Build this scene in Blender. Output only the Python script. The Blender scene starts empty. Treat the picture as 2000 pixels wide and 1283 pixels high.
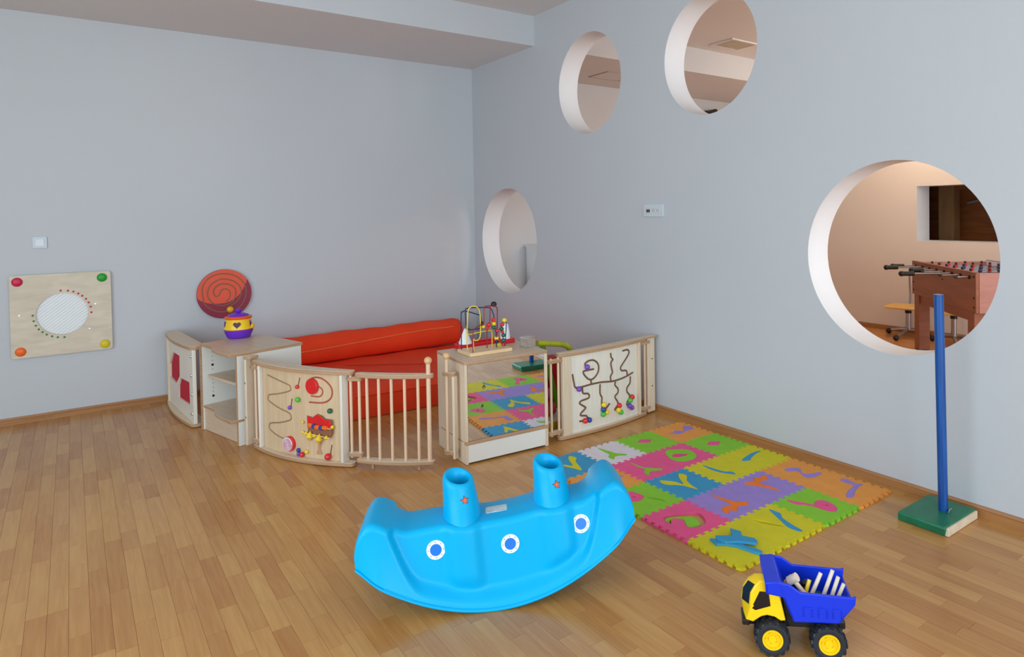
import bpy, bmesh, math, random
from mathutils import Vector, Matrix
random.seed(7)
S = bpy.context.scene
C = S.collection
PI = math.pi
R = math.radians

# ------------------------------------------------------------------ camera
cam = bpy.data.cameras.new('camera'); camo = bpy.data.objects.new('camera', cam); C.objects.link(camo)
YAW, PITCH, ROLL = 0.6494, -0.0227, -0.0158
fw = Vector((math.sin(YAW)*math.cos(PITCH), math.cos(YAW)*math.cos(PITCH), math.sin(PITCH)))
rt = Vector((math.cos(YAW), -math.sin(YAW), 0)); up = rt.cross(fw)
r2 = rt*math.cos(ROLL)+up*math.sin(ROLL); u2 = -rt*math.sin(ROLL)+up*math.cos(ROLL)
m3 = Matrix((r2, u2, -fw)).transposed()
camo.matrix_world = Matrix.Translation((-3.4274, -6.3851, 1.4791)) @ m3.to_4x4()
cam.sensor_width = 36; cam.lens = 1311.4/2000*36
cam.shift_x = -134.3/2000; cam.shift_y = -197.1/2000
cam.clip_start = 0.05
S.camera = camo

# ------------------------------------------------------------------ light
w = bpy.data.worlds.new('sky'); S.world = w; w.use_nodes = True
w.node_tree.nodes['Background'].inputs[0].default_value = (0.72, 0.85, 1.0, 1)
w.node_tree.nodes['Background'].inputs[1].default_value = 1.0

def area(name, loc, rot, sx, sy, power, col):
    l = bpy.data.lights.new(name, 'AREA'); l.shape = 'RECTANGLE'; l.size = sx; l.size_y = sy
    l.energy = power; l.color = col
    o = bpy.data.objects.new(name, l); C.objects.link(o); o.location = loc; o.rotation_euler = rot
    return o
# daylight entering by the glazed wall behind the photographer, and by the window of the next room
area('daylight', (-3.0, -11.42, 1.55), (R(90), 0, 0), 5.2, 2.5, 350, (0.74, 0.90, 1.0))
area('side_fill', (-6.22, -5.4, 1.55), (0, R(-90), 0), 2.5, 5.0, 225, (0.67, 0.875, 1.0))  # unseen side light, added to even out the brightness along the right wall
area('daylight_next_room', (2.4, -11.42, 1.6), (R(90), 0, 0), 3.2, 2.4, 320, (0.80, 0.92, 1.0))
S.view_settings.view_transform = 'Standard'; S.view_settings.look = 'None'
S.view_settings.exposure = -0.42; S.view_settings.gamma = 1.0
S.view_settings.use_curve_mapping = False

# ------------------------------------------------------------------ materials
def lin(c): return tuple(((x/255)/12.92 if x/255 <= .04045 else ((x/255+.055)/1.055)**2.4) for x in c)
MATS = {}
def newmat(name):
    m = bpy.data.materials.new(name); m.use_nodes = True; MATS[name] = m
    return m, m.node_tree, m.node_tree.nodes['Principled BSDF']
def mat(name, rgb, rough=.5, metal=0, var=.06, scale=6, bump=0, bscale=200, spec=None, coat=0, trans=0):
    """plain coloured surface with slight tonal mottling and optional fine relief"""
    if name in MATS: return MATS[name]
    m, nt, b = newmat(name); N, L = nt.nodes, nt.links
    c = lin(rgb)
    tc = N.new('ShaderNodeTexCoord'); nz = N.new('ShaderNodeTexNoise'); nz.inputs['Scale'].default_value = scale
    nz.inputs['Detail'].default_value = 4; L.new(tc.outputs['Object'], nz.inputs['Vector'])
    rp = N.new('ShaderNodeValToRGB'); rp.color_ramp.elements[0].position = .3; rp.color_ramp.elements[1].position = .7
    rp.color_ramp.elements[0].color = tuple(x*(1-var) for x in c)+(1,)
    rp.color_ramp.elements[1].color = tuple(min(1, x*(1+var)) for x in c)+(1,)
    L.new(nz.outputs['Fac'], rp.inputs['Fac']); L.new(rp.outputs['Color'], b.inputs['Base Color'])
    b.inputs['Roughness'].default_value = rough; b.inputs['Metallic'].default_value = metal
    if spec is not None: b.inputs['Specular IOR Level'].default_value = spec
    if coat: b.inputs['Coat Weight'].default_value = coat; b.inputs['Coat Roughness'].default_value = .12
    if trans: b.inputs['Transmission Weight'].default_value = trans
    if bump:
        n2 = N.new('ShaderNodeTexNoise'); n2.inputs['Scale'].default_value = bscale; L.new(tc.outputs['Object'], n2.inputs['Vector'])
        bp = N.new('ShaderNodeBump'); bp.inputs['Strength'].default_value = bump; bp.inputs['Distance'].default_value = .002
        L.new(n2.outputs['Fac'], bp.inputs['Height']); L.new(bp.outputs['Normal'], b.inputs['Normal'])
    return m
def wood(name, a, b_, scale=(3, 3, 40), rough=.45, tone=0., amt=.5, coat=0):
    """grained timber: noise stretched along one axis; tone>0 varies it piece by piece"""
    if name in MATS: return MATS[name]
    m, nt, b = newmat(name); N, L = nt.nodes, nt.links
    tc = N.new('ShaderNodeTexCoord'); oi = N.new('ShaderNodeObjectInfo'); ge = N.new('ShaderNodeNewGeometry')
    mp = N.new('ShaderNodeMapping'); mp.inputs['Scale'].default_value = scale
    L.new(tc.outputs['Object'], mp.inputs['Vector'])
    sm = N.new('ShaderNodeMath'); sm.operation = 'ADD'; L.new(oi.outputs['Random'], sm.inputs[0]); L.new(ge.outputs['Random Per Island'], sm.inputs[1])
    fr = N.new('ShaderNodeMath'); fr.operation = 'FRACT'; L.new(sm.outputs[0], fr.inputs[0])
    ml = N.new('ShaderNodeMath'); ml.operation = 'MULTIPLY'; ml.inputs[1].default_value = 37.; L.new(fr.outputs[0], ml.inputs[0])
    ad = N.new('ShaderNodeVectorMath'); ad.operation = 'ADD'; L.new(mp.outputs['Vector'], ad.inputs[0]); L.new(ml.outputs[0], ad.inputs[1])
    nz = N.new('ShaderNodeTexNoise'); nz.inputs['Scale'].default_value = 1; nz.inputs['Detail'].default_value = 5; nz.inputs['Distortion'].default_value = .6
    L.new(ad.outputs[0], nz.inputs['Vector'])
    mr = N.new('ShaderNodeMapRange'); mr.inputs['From Min'].default_value = .3; mr.inputs['From Max'].default_value = .7
    mr.inputs['To Min'].default_value = .5-amt/2; mr.inputs['To Max'].default_value = .5+amt/2
    L.new(nz.outputs['Fac'], mr.inputs['Value'])
    t2 = N.new('ShaderNodeMath'); t2.operation = 'MULTIPLY_ADD'; L.new(fr.outputs[0], t2.inputs[0]); t2.inputs[1].default_value = tone; t2.inputs[2].default_value = -tone/2
    t3 = N.new('ShaderNodeMath'); t3.operation = 'ADD'; t3.use_clamp = True; L.new(mr.outputs[0], t3.inputs[0]); L.new(t2.outputs[0], t3.inputs[1])
    mx = N.new('ShaderNodeMix'); mx.data_type = 'RGBA'; L.new(t3.outputs[0], mx.inputs['Factor'])
    mx.inputs['A'].default_value = lin(a)+(1,); mx.inputs['B'].default_value = lin(b_)+(1,)
    L.new(mx.outputs['Result'], b.inputs['Base Color']); b.inputs['Roughness'].default_value = rough
    if coat: b.inputs['Coat Weight'].default_value = coat; b.inputs['Coat Roughness'].default_value = .2
    return m

M_WALL = mat('wall_paint', (198, 199, 202), .55, var=.012, scale=1.2, bump=.15, bscale=90)
M_CEIL = mat('ceiling_paint', (224, 219, 217), .75, var=.012, scale=1.2, bump=.1, bscale=90)
M_PEACH = mat('peach_wall_paint', (236, 222, 208), .7, var=.02, scale=1.5, bump=.1, bscale=90)
M_REVEAL = mat('white_reveal_paint', (222, 222, 224), .6, var=.01)
M_STRIP = wood('laminate_strip', (176, 115, 58), (208, 156, 90), (60, 3.2, 1), .27, tone=.6, amt=.40)
M_SUB = mat('subfloor', (120, 85, 60), .8)
M_FLOOR2 = wood('orange_floor', (196, 124, 56), (222, 156, 84), (20, 2, 1), .35, amt=.6)
M_BASE = wood('baseboard_wood', (150, 98, 52), (188, 132, 80), (2, 2, 60), .4, amt=.6)
M_BIRCH = wood('birch_ply', (214, 188, 158), (232, 212, 186), (50, 50, 4), .45, amt=.6)
M_BIRCHP = wood('birch_ply_pale', (226, 214, 198), (240, 230, 216), (50, 50, 3), .5, amt=.6)
M_BIRCHT = wood('birch_ply_tan', (206, 174, 136), (226, 196, 160), (40, 40, 4), .45, amt=.6)
M_TOP = wood('birch_top', (206, 178, 150), (222, 198, 172), (4, 40, 40), .33, amt=.6)
M_EDGE = wood('ply_edge', (168, 126, 92), (200, 160, 124), (4, 4, 160), .5, amt=.9)
M_DOWEL = wood('beech_dowel', (226, 186, 152), (238, 204, 172), (30, 30, 3), .4, amt=.5)
M_BALL = wood('beech_ball', (222, 168, 116), (234, 186, 138), (20, 20, 8), .35, amt=.5)
M_GROOVE = mat('burnt_groove', (116, 82, 54), .7)
M_GROOVE2 = mat('shallow_groove', (160, 122, 88), .7)
M_WHITE = mat('white_plastic', (236, 236, 236), .35, var=.01)
M_LAM = mat('white_laminate', (232, 228, 220), .45, var=.02, scale=3)
M_BLACK = mat('black_plastic', (22, 22, 24), .4)
M_DARK = mat('dark_hole', (14, 12, 12), .8)
M_STEEL = mat('steel', (190, 190, 195), .28, metal=1, var=.02)
M_CHROME = mat('chrome', (225, 226, 230), .12, metal=1, var=.01)
COL = dict(red=(222, 34, 40), green=(70, 190, 50), dgreen=(16, 96, 60), blue=(34, 66, 150), purple=(120, 66, 178), yellow=(246, 208, 40), orange=(248, 112, 30))
def bead(c): return mat('bead_'+c, COL[c], .28, var=.03, coat=.3)

# ------------------------------------------------------------------ mesh helpers
class MB:
    def __init__(s): s.bm = bmesh.new()
    def _add(s, verts, faces, M=None, mi=0, smooth=False):
        vs = [s.bm.verts.new((M @ Vector(v)) if M else Vector(v)) for v in verts]
        out = []
        for f in faces:
            try:
                fc = s.bm.faces.new([vs[i] for i in f]); fc.material_index = mi; fc.smooth = smooth; out.append(fc)
            except ValueError: pass
        return vs, out
    def box(s, c, d, M=None, mi=0):
        x, y, z = c; a, b, e = d[0]/2, d[1]/2, d[2]/2
        v = [(x+i*a, y+j*b, z+k*e) for k in (-1, 1) for j in (-1, 1) for i in (-1, 1)]
        s._add(v, [(0, 2, 3, 1), (4, 5, 7, 6), (0, 1, 5, 4), (2, 6, 7, 3), (0, 4, 6, 2), (1, 3, 7, 5)], M, mi); return s
    def bx(s, x0, x1, y0, y1, z0, z1, M=None, mi=0):
        return s.box(((x0+x1)/2, (y0+y1)/2, (z0+z1)/2), (abs(x1-x0), abs(y1-y0), abs(z1-z0)), M, mi)
    def prism(s, poly, z0, z1, M=None, mi=0, side=None, holes=(), smooth=False):
        """polygon in local XY swept along local Z, with optional through holes"""
        side = mi if side is None else side
        def area2(q): return sum(q[i][0]*q[(i+1) % len(q)][1]-q[(i+1) % len(q)][0]*q[i][1] for i in range(len(q)))
        poly = list(poly)
        if area2(poly) < 0: poly.reverse()
        loops = [poly]
        for h in holes:
            h = list(h)
            if area2(h) > 0: h.reverse()
            loops.append(h)
        tr = (lambda v: M @ Vector(v)) if M else Vector
        B, T = [], []
        for lp in loops:
            b = [s.bm.verts.new(tr((x, y, z0))) for x, y in lp]; t = [s.bm.verts.new(tr((x, y, z1))) for x, y in lp]
            n = len(lp)
            for i in range(n):
                f = s.bm.faces.new((b[i], b[(i+1) % n], t[(i+1) % n], t[i])); f.material_index = side; f.smooth = smooth
            B.append(b); T.append(t)
        if not holes:
            f = s.bm.faces.new(T[0]); f.material_index = mi
            f = s.bm.faces.new(B[0][::-1]); f.material_index = mi
        else:
            for LS, up_ in ((T, True), (B, False)):
                ed = []
                for lp in LS:
                    for i in range(len(lp)):
                        e = s.bm.edges.get((lp[i], lp[(i+1) % len(lp)])); ed.append(e)
                r = bmesh.ops.triangle_fill(s.bm, use_beauty=True, use_dissolve=False, edges=ed)
                for g in r['geom']:
                    if isinstance(g, bmesh.types.BMFace): g.material_index = mi
        return s
    def rows(s, rows, closed=True, mi=0, smooth=True, caps=False, M=None):
        """skin between successive rings of points"""
        V = [[s.bm.verts.new((M @ Vector(q)) if M else Vector(q)) for q in r] for r in rows]
        n = len(V[0])
        for i in range(len(V)-1):
            for j in range(n if closed else n-1):
                k = (j+1) % n
                try:
                    f = s.bm.faces.new((V[i][j], V[i][k], V[i+1][k], V[i+1][j])); f.material_index = mi; f.smooth = smooth
                except ValueError: pass
        if caps:
            for r in (V[0][::-1], V[-1]):
                try: f = s.bm.faces.new(r); f.material_index = mi
                except ValueError: pass
        return s
    def lathe(s, prof, M=None, seg=24, mi=0, smooth=True, sx=1, sy=1):
        rows = [[(max(r, 1e-5)*math.cos(2*PI*j/seg)*sx, max(r, 1e-5)*math.sin(2*PI*j/seg)*sy, z) for j in range(seg)] for r, z in prof]
        return s.rows(rows, True, mi, smooth, True, M)
    def cyl(s, a, b, r, seg=14, mi=0, r2=None):
        a, b = Vector(a), Vector(b); d = b-a
        M = Matrix.Translation(a) @ d.to_track_quat('Z', 'Y').to_matrix().to_4x4()
        return s.lathe([(r, 0), (r if r2 is None else r2, d.length)], M, seg, mi)
    def ball(s, c, r, seg=16, rings=10, mi=0, sc=(1, 1, 1), M=None):
        rows = []
        for i in range(rings+1):
            th = PI*i/rings
            rr = max(math.sin(th), .003)
            rows.append([(c[0]+r*sc[0]*rr*math.cos(2*PI*j/seg), c[1]+r*sc[1]*rr*math.sin(2*PI*j/seg), c[2]-r*sc[2]*math.cos(th)) for j in range(seg)])
        return s.rows(rows, True, mi, True, True, M)
    def tube(s, path, r, seg=8, mi=0, closed=False, M=None):
        P = [Vector(q) for q in path]; rows = []; n = len(P)
        prev = None
        for i in range(n):
            t = (P[(i+1) % n]-P[i-1]) if closed else (P[min(i+1, n-1)]-P[max(i-1, 0)])
            t = t.normalized() if t.length > 1e-9 else Vector((0, 0, 1))
            if prev is None:
                a = t.orthogonal().normalized()
            else:
                a = prev-t*prev.dot(t); a = a.normalized() if a.length > 1e-6 else t.orthogonal().normalized()
            prev = a; b = t.cross(a)
            rr = r[i] if isinstance(r, (list, tuple)) else r
            rows.append([P[i]+(a*math.cos(2*PI*j/seg)+b*math.sin(2*PI*j/seg))*rr for j in range(seg)])
        if closed: rows.append(rows[0]); return s.rows(rows, True, mi, True, False, M)
        return s.rows(rows, True, mi, True, True, M)
    def build(s, name, mats, parent=None, loc=(0, 0, 0), rot=(0, 0, 0), bevel=0, seg=2, sharp=40, weld=False, recalc=True):
        if weld: bmesh.ops.remove_doubles(s.bm, verts=s.bm.verts, dist=1e-5)
        if recalc: bmesh.ops.recalc_face_normals(s.bm, faces=s.bm.faces)
        me = bpy.data.meshes.new(name); s.bm.to_mesh(me); s.bm.free()
        for m in (mats if isinstance(mats, (list, tuple)) else [mats]): me.materials.append(m)
        me.set_sharp_from_angle(angle=R(sharp))
        o = bpy.data.objects.new(name, me); C.objects.link(o); o.parent = parent; o.location = loc; o.rotation_euler = rot
        if bevel:
            b = o.modifiers.new('bevel', 'BEVEL'); b.width = bevel; b.segments = seg; b.limit_method = 'ANGLE'; b.angle_limit = R(40)
        return o
def catmull(pts, k=6, closed=False):
    P = [Vector(q) for q in pts]; n = len(P); out = []
    for i in range(n if closed else n-1):
        p0 = P[(i-1) % n] if closed else P[max(i-1, 0)]; p1 = P[i]; p2 = P[(i+1) % n] if closed else P[i+1]
        p3 = P[(i+2) % n] if closed else P[min(i+2, n-1)]
        for j in range(k):
            t = j/k
            out.append(.5*((2*p1)+(p2-p0)*t+(2*p0-5*p1+4*p2-p3)*t*t+(3*p1-p0-3*p2+p3)*t**3))
    if not closed: out.append(P[-1])
    return out
def circ(cx, cy, r, n=40, ry=None): return [(cx+r*math.cos(2*PI*i/n), cy+(ry or r)*math.sin(2*PI*i/n)) for i in range(n)]
def rrect(x0, x1, y0, y1, r, n=5):
    out = []
    for cx, cy, a in ((x1-r, y1-r, 0), (x0+r, y1-r, 90), (x0+r, y0+r, 180), (x1-r, y0+r, 270)):
        out += [(cx+r*math.cos(R(a+90*i/n)), cy+r*math.sin(R(a+90*i/n))) for i in range(n+1)]
    return out
def ss(a, b, x):
    t = min(1, max(0, (x-a)/(b-a))); return t*t*(3-2*t)
def tag(o, label, cat, group=None):
    o['label'] = label; o['category'] = cat
    if group: o['group'] = group
    return o
def thing(name, label, cat, loc=(0, 0, 0), rz=0, group=None, rot=None):
    o = bpy.data.objects.new(name, None); C.objects.link(o); o.empty_display_size = .05
    o.location = loc; o.rotation_euler = rot or (0, 0, rz)
    return tag(o, label, cat, group)
def struct(o): o['kind'] = 'structure'; return o
def dup(o, parent=None):
    c = o.copy(); C.objects.link(c); c.parent = parent; return c
XM = Matrix(((0, 0, 1, 0), (1, 0, 0, 0), (0, 1, 0, 0), (0, 0, 0, 1)))     # local (a,b,h) -> world (h,a,b): outline in YZ
YM = Matrix(((1, 0, 0, 0), (0, 0, -1, 0), (0, 1, 0, 0), (0, 0, 0, 1)))    # local (a,b,h) -> world (a,-h,b): outline in XZ

# ------------------------------------------------------------------ setting
ZB, ZC, BY = 3.011, 3.282, -1.207
holes = [(-4.574, 1.216, .510), (-2.001, 2.545, .414), (-3.305, 2.534, .409), (-.681, 1.210, .515)]
mb = MB().prism([(-11.6, 0), (.0, 0), (.0, ZC), (-11.6, ZC)], 0, .2, XM, 0, 1, [circ(y, z, r, 96) for y, z, r in holes], smooth=True)
struct(mb.build('wall_right', [M_WALL, M_REVEAL], sharp=30))
struct(MB().bx(-6.3, 4.7, 0, .15, 0, ZC).build('wall_back', M_WALL))
struct(MB().prism([(-11.75, 0), (.15, 0), (.15, ZC), (-11.75, ZC)], -6.45, -6.3, XM, holes=[[(-8.1, .25), (-2.7, .25), (-2.7, 2.85), (-8.1, 2.85)]]).build('wall_left', M_WALL))  # out-of-view opening made to go with the added side light
struct(MB().bx(-6.45, 4.85, -11.75, .15, ZC, ZC+.12).build('ceiling', M_CEIL))
mb = MB().prism([(-6.3, 0), (4.7, 0), (4.7, ZC), (-6.3, ZC)], 11.5, 11.7, YM, holes=[[(-5.9, .25), (-.7, .25), (-.7, 2.85), (-5.9, 2.85)], [(.8, .45), (4.0, .45), (4.0, 2.75), (.8, 2.75)]])
struct(mb.build('wall_rear', M_WALL))
for n, (x0, x1, z0, z1, k) in enumerate(((-5.9, -.7, .25, 2.85, 4), (.8, 4.0, .45, 2.75, 3))):
    w1 = MB()
    w1.bx(x0, x1, -11.62, -11.56, z0, z0+.06).bx(x0, x1, -11.62, -11.56, z1-.06, z1)
    for i in range(k+1):
        x = x0+(x1-x0)*i/k; w1.bx(x-.03, x+.03, -11.62, -11.56, z0, z1)
    struct(w1.build('window_%d' % (n+1), M_WHITE))
# ceiling beam: runs along the back wall and on through the next room
struct(MB().bx(-6.3, 0, BY, 0, ZB, ZC).build('trim_1', [M_CEIL]))
struct(MB().bx(.2, 4.45, BY, 0, ZB, ZC).build('trim_2', [M_CEIL]))
bpy.data.objects['trim_1'].data.materials.append(M_WALL); bpy.data.objects['trim_2'].data.materials.append(M_WALL)
for n in ('trim_1', 'trim_2'):
    for f in bpy.data.objects[n].data.polygons:
        if f.normal.y < -.5: f.material_index = 1
# far wall of the next room with an opening into a dark timber-lined space
mb = MB().prism([(-11.6, 0), (0, 0), (0, ZC), (-11.6, ZC)], 4.4, 4.7, XM, 0, 1, [[(-4.0, 1.085), (-2.535, 1.085), (-2.535, 1.72), (-4.0, 1.72)]])
struct(mb.build('wall_far', [M_PEACH, M_REVEAL]))
M_DWOOD = wood('dark_panelling', (150, 88, 44), (186, 116, 62), (3, 3, 26), .5, amt=.8)
struct(MB().bx(5.5, 5.56, -5.2, -1.5, .6, 2.4).build('wall_beyond', M_DWOOD))
for nm_, q_ in (('ceiling_beyond', (4.7, 5.5, -5.2, -1.5, 2.3, 2.4)), ('floor_beyond', (4.7, 5.5, -5.2, -1.5, .6, .7)), ('wall_beyond_left', (4.7, 5.5, -1.56, -1.5, .7, 2.3)), ('wall_beyond_right', (4.7, 5.5, -5.2, -5.14, .7, 2.3))):
    struct(MB().bx(*q_).build(nm_, M_DWOOD))
struct(MB().bx(.2, 4.4, -11.5, 0, -.06, 0).build('floor_next_room', M_FLOOR2))
def baseprof(t, h): return [(0, 0), (-t, 0), (-t, h*.62), (-t*.8, h*.66), (-t*.8, h*.72), (-t*.95, h*.78), (-t*.7, h), (0, h)]
bh = .050
struct(MB().prism([(y, z) for y, z in baseprof(.016, bh)], -6.3, 0, XM).build('baseboard_back', M_BASE))
struct(MB().prism([(x, z) for x, z in baseprof(.016, bh)], .016, 11.5, YM).build('baseboard_right', M_BASE))
struct(MB().prism([(4.4+x, z) for x, z in baseprof(.016, .06)], 0, 11.5, YM).build('baseboard_far', M_BASE))
# laminate floor: every printed strip is a plank of its own
fl = struct(MB().bx(-6.3, 0, -11.5, 0, -.06, -.004).build('floor', M_SUB))
SW = .0643
lens = [.22, .28, .34, .40, .46, .52]
pm = []
for l in lens:
    me_o = MB(); g = .0004
    me_o.bx(g, SW-g, g, l-g, -.004, 0)
    bm = me_o.bm; me = bpy.data.meshes.new('plank'); bmesh.ops.recalc_face_normals(bm, faces=bm.faces); bm.to_mesh(me); bm.free(); me.materials.append(M_STRIP); pm.append(me)
cand = []
rest = []
cam_p = camo.location
for i in range(int(6.3/SW)+1):
    x = -SW*(i+1)
    if x < -6.3: break
    y = -random.random()*.4
    if y < 0: rest.append((x, y, 0, -y))
    while y > -11.5:
        k = random.randrange(6); l = lens[k]
        if y-l < -11.5: break
        y -= l; c = Vector((x+SW/2, y+l/2, 0)); d = c-cam_p; z = d.dot(fw)
        if z > .3:
            px = 1134.3+1311.4*d.dot(r2)/z; py = 444.4-1311.4*d.dot(u2)/z
            if -40 < px < 2040 and 780 < py < 1330: cand.append((z/l, x, y, k)); continue
        rest.append((x, y, k, l))
def hidden(x, y):
    return (-2.2 < x < 0 and y > -1.6) or (-1.25 < x and -4.5 < y < -3.1) or (-2.6 < x < -2.2 and -1.6 < y < -1)
cand.sort()
front = [c for c in cand if not hidden(c[1]+SW/2, c[2]+lens[c[3]]/2)]
pick = front[:300]; ps = set(pick)
for z, x, y, k in pick:
    o = bpy.data.objects.new('plank', pm[k]); C.objects.link(o); o.parent = fl; o.location = (x, y, 0)
mb = MB(); g = .0004
for c in cand:
    if c not in ps: mb.bx(c[1]+g, c[1]+SW-g, c[2]+g, c[2]+lens[c[3]]-g, -.004, 0)
for x, y, k, l in rest: mb.bx(x+g, x+SW-g, y+g, y+l-g, -.004, 0)
o = mb.build('plank_field', M_STRIP, fl); o['kind'] = 'stuff'

# ------------------------------------------------------------------ rocking boat
M_BOAT = mat('cyan_plastic', (0, 172, 226), .36, var=.02, scale=3, spec=.22)
bt = thing('rocking_boat', 'bright blue plastic rocking boat seesaw with two funnels and porthole stickers', 'rocking toy', (-2.083, -4.074, .003), rot=(0, -.093, -.493))
BL, BW = .528, .180
FUN = (-.134, .224)
def b_zr(u): return .224*(u/BL)**2
def b_zt(u):
    a = abs(u)
    z = .300+.016*min(1, a/.178)**2 if a < .178 else .316+.066*ss(.33, .465, a)
    if a > .462: z = b_zr(u)+.03+(z-b_zr(u)-.03)*math.sqrt(max(0, 1-((a-.462)/(BL+.002-.462))**2))
    return z
def b_w(u): return BW*(1-.22*ss(.40, .53, abs(u))**2)
def b_half(u, z):
    zr, zt = b_zr(u), b_zt(u); q = min(1, max(0, (zt-z)/max(.02, zt-zr)))
    wi = .098+.040*q; wo = .138+(b_w(u)-.138)*(.25*q+.75*q*q)
    a = abs(u); zc = zr+.048+.38*ss(.29, .50, a)**1.35
    k = ss(-.022, .022, zc-z)
    bl_ = sum(math.exp(-((u-c)/.062)**4) for c in FUN)*.026*ss(.03, .12, z-zr)
    return wi+(max(wo, wi)-wi)*k+bl_*(1-k)
us = [-BL+.0004+(2*BL-.0008)*i/150 for i in range(151)]
us = sorted(set([round(u, 4) for u in us]+[s*(BL-.0008-.004*i) for i in range(14) for s in (-1, 1)]))
ring = []
for u in us:
    zr, zt = b_zr(u), b_zt(u); h = zt-zr; rc = min(.026, .35*h)
    wt = b_half(u, zt-rc); half = []
    for i in range(6): half.append(((wt-rc)*i/6, zt+.004*(1-(i/6)**2)*min(1, h/.1)))
    for i in range(7): half.append((wt-rc+rc*math.sin(PI/2*i/6), zt-rc+rc*math.cos(PI/2*i/6)))
    n = 26
    for i in range(1, n+1):
        z = zt-rc+(zr+.012-(zt-rc))*i/n; half.append((b_half(u, z), z))
    w0 = half[-1][0]; half += [(w0+.009, zr+.010), (w0+.011, zr+.004), (w0+.008, zr), (w0-.004, zr)]
    r = [(u, -v, z) for v, z in half[::-1]]+[(u, v, z) for v, z in half[1:]]
    ring.append(r)
hull = MB().rows(ring, closed=False, caps=True).build('hull', M_BOAT, bt, sharp=60)
def erow(cu, cv, z, ru, rv, n=36, tilt=0): return [(cu+ru*math.cos(2*PI*i/n), cv+rv*math.sin(2*PI*i/n), z+tilt*math.cos(2*PI*i/n)-tilt*1.1*math.sin(2*PI*i/n)) for i in range(n)]
for cu in FUN:
    pr = [(.20, .080, .128), (.26, .078, .126), (.29, .076, .121), (.32, .073, .108), (.35, .069, .090), (.38, .066, .076), (.41, .063, .067), (.435, .061, .062), (.452, .058, .059), (.459, .052, .053), (.460, .047, .048), (.456, .042, .043), (.43, .038, .039), (.36, .036, .037)]
    f = MB().rows([erow(cu, 0, z, a, b, tilt=-.013*ss(.35, .45, z)) for z, a, b in pr], caps=True).build('funnel', M_BOAT, bt, sharp=60)
    MB().lathe([(.035, 0), (.0345, .002)], Matrix.Translation((cu, 0, .362)), 24).build('funnel_bottom', M_DARK, f)
    st = [((.014 if i % 2 == 0 else .0058)*math.sin(PI*i/5), (.014 if i % 2 == 0 else .0058)*math.cos(PI*i/5)) for i in range(10)]
    Ms = Matrix.Translation((cu+.020, -.0690, .386)) @ Matrix.Rotation(R(16), 4, 'Z') @ Matrix.Rotation(R(74), 4, 'X')
    s1 = MB().prism([(x*1.35, y*1.35) for x, y in st], -.001, .0008, Ms).build('star_sticker', mat('star_rim', (70, 40, 40), .5), bt)
    MB().prism(st, .0, .0016, Ms).build('star_centre', mat('star_orange', (236, 92, 40), .5), s1)
M_PBLUE = mat('porthole_blue', (20, 120, 220), .3)
for pu, pz in ((-.238, .236), (.04, .208), (.318, .236)):
    hv = b_half(pu, pz); sl = (b_half(pu, pz-.02)-b_half(pu, pz+.02))/.04; du = (b_half(pu+.02, pz)-b_half(pu-.02, pz))/.04
    nrm = Vector((-du, -1, sl)).normalized(); nrm = Vector((-du, -1, .0+sl)).normalized()
    Mp = Matrix.Translation(Vector((pu, -hv, pz))+nrm*.0015) @ nrm.to_track_quat('Z', 'Y').to_matrix().to_4x4()
    o = MB().prism(circ(0, 0, .035, 32), -.006, .0022, Mp).build('porthole_sticker', M_WHITE, bt)
    MB().prism(circ(0, 0, .0215, 28), 0, .003, Mp).build('porthole_glass', M_PBLUE, o)
    d = MB()
    for i in range(8):
        d.prism(circ(.0285*math.cos(PI*i/4), .0285*math.sin(PI*i/4), .0022, 8), 0, .0028, Mp)
    d.build('rivet_dots', mat('sticker_grey', (150, 150, 160), .5), o)
MB().prism(rrect(-.042, .042, -.030, .022, .004), .299, .3055).build('worn_label', mat('worn_label', (205, 215, 218), .5, var=.18, scale=60), bt)

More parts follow.
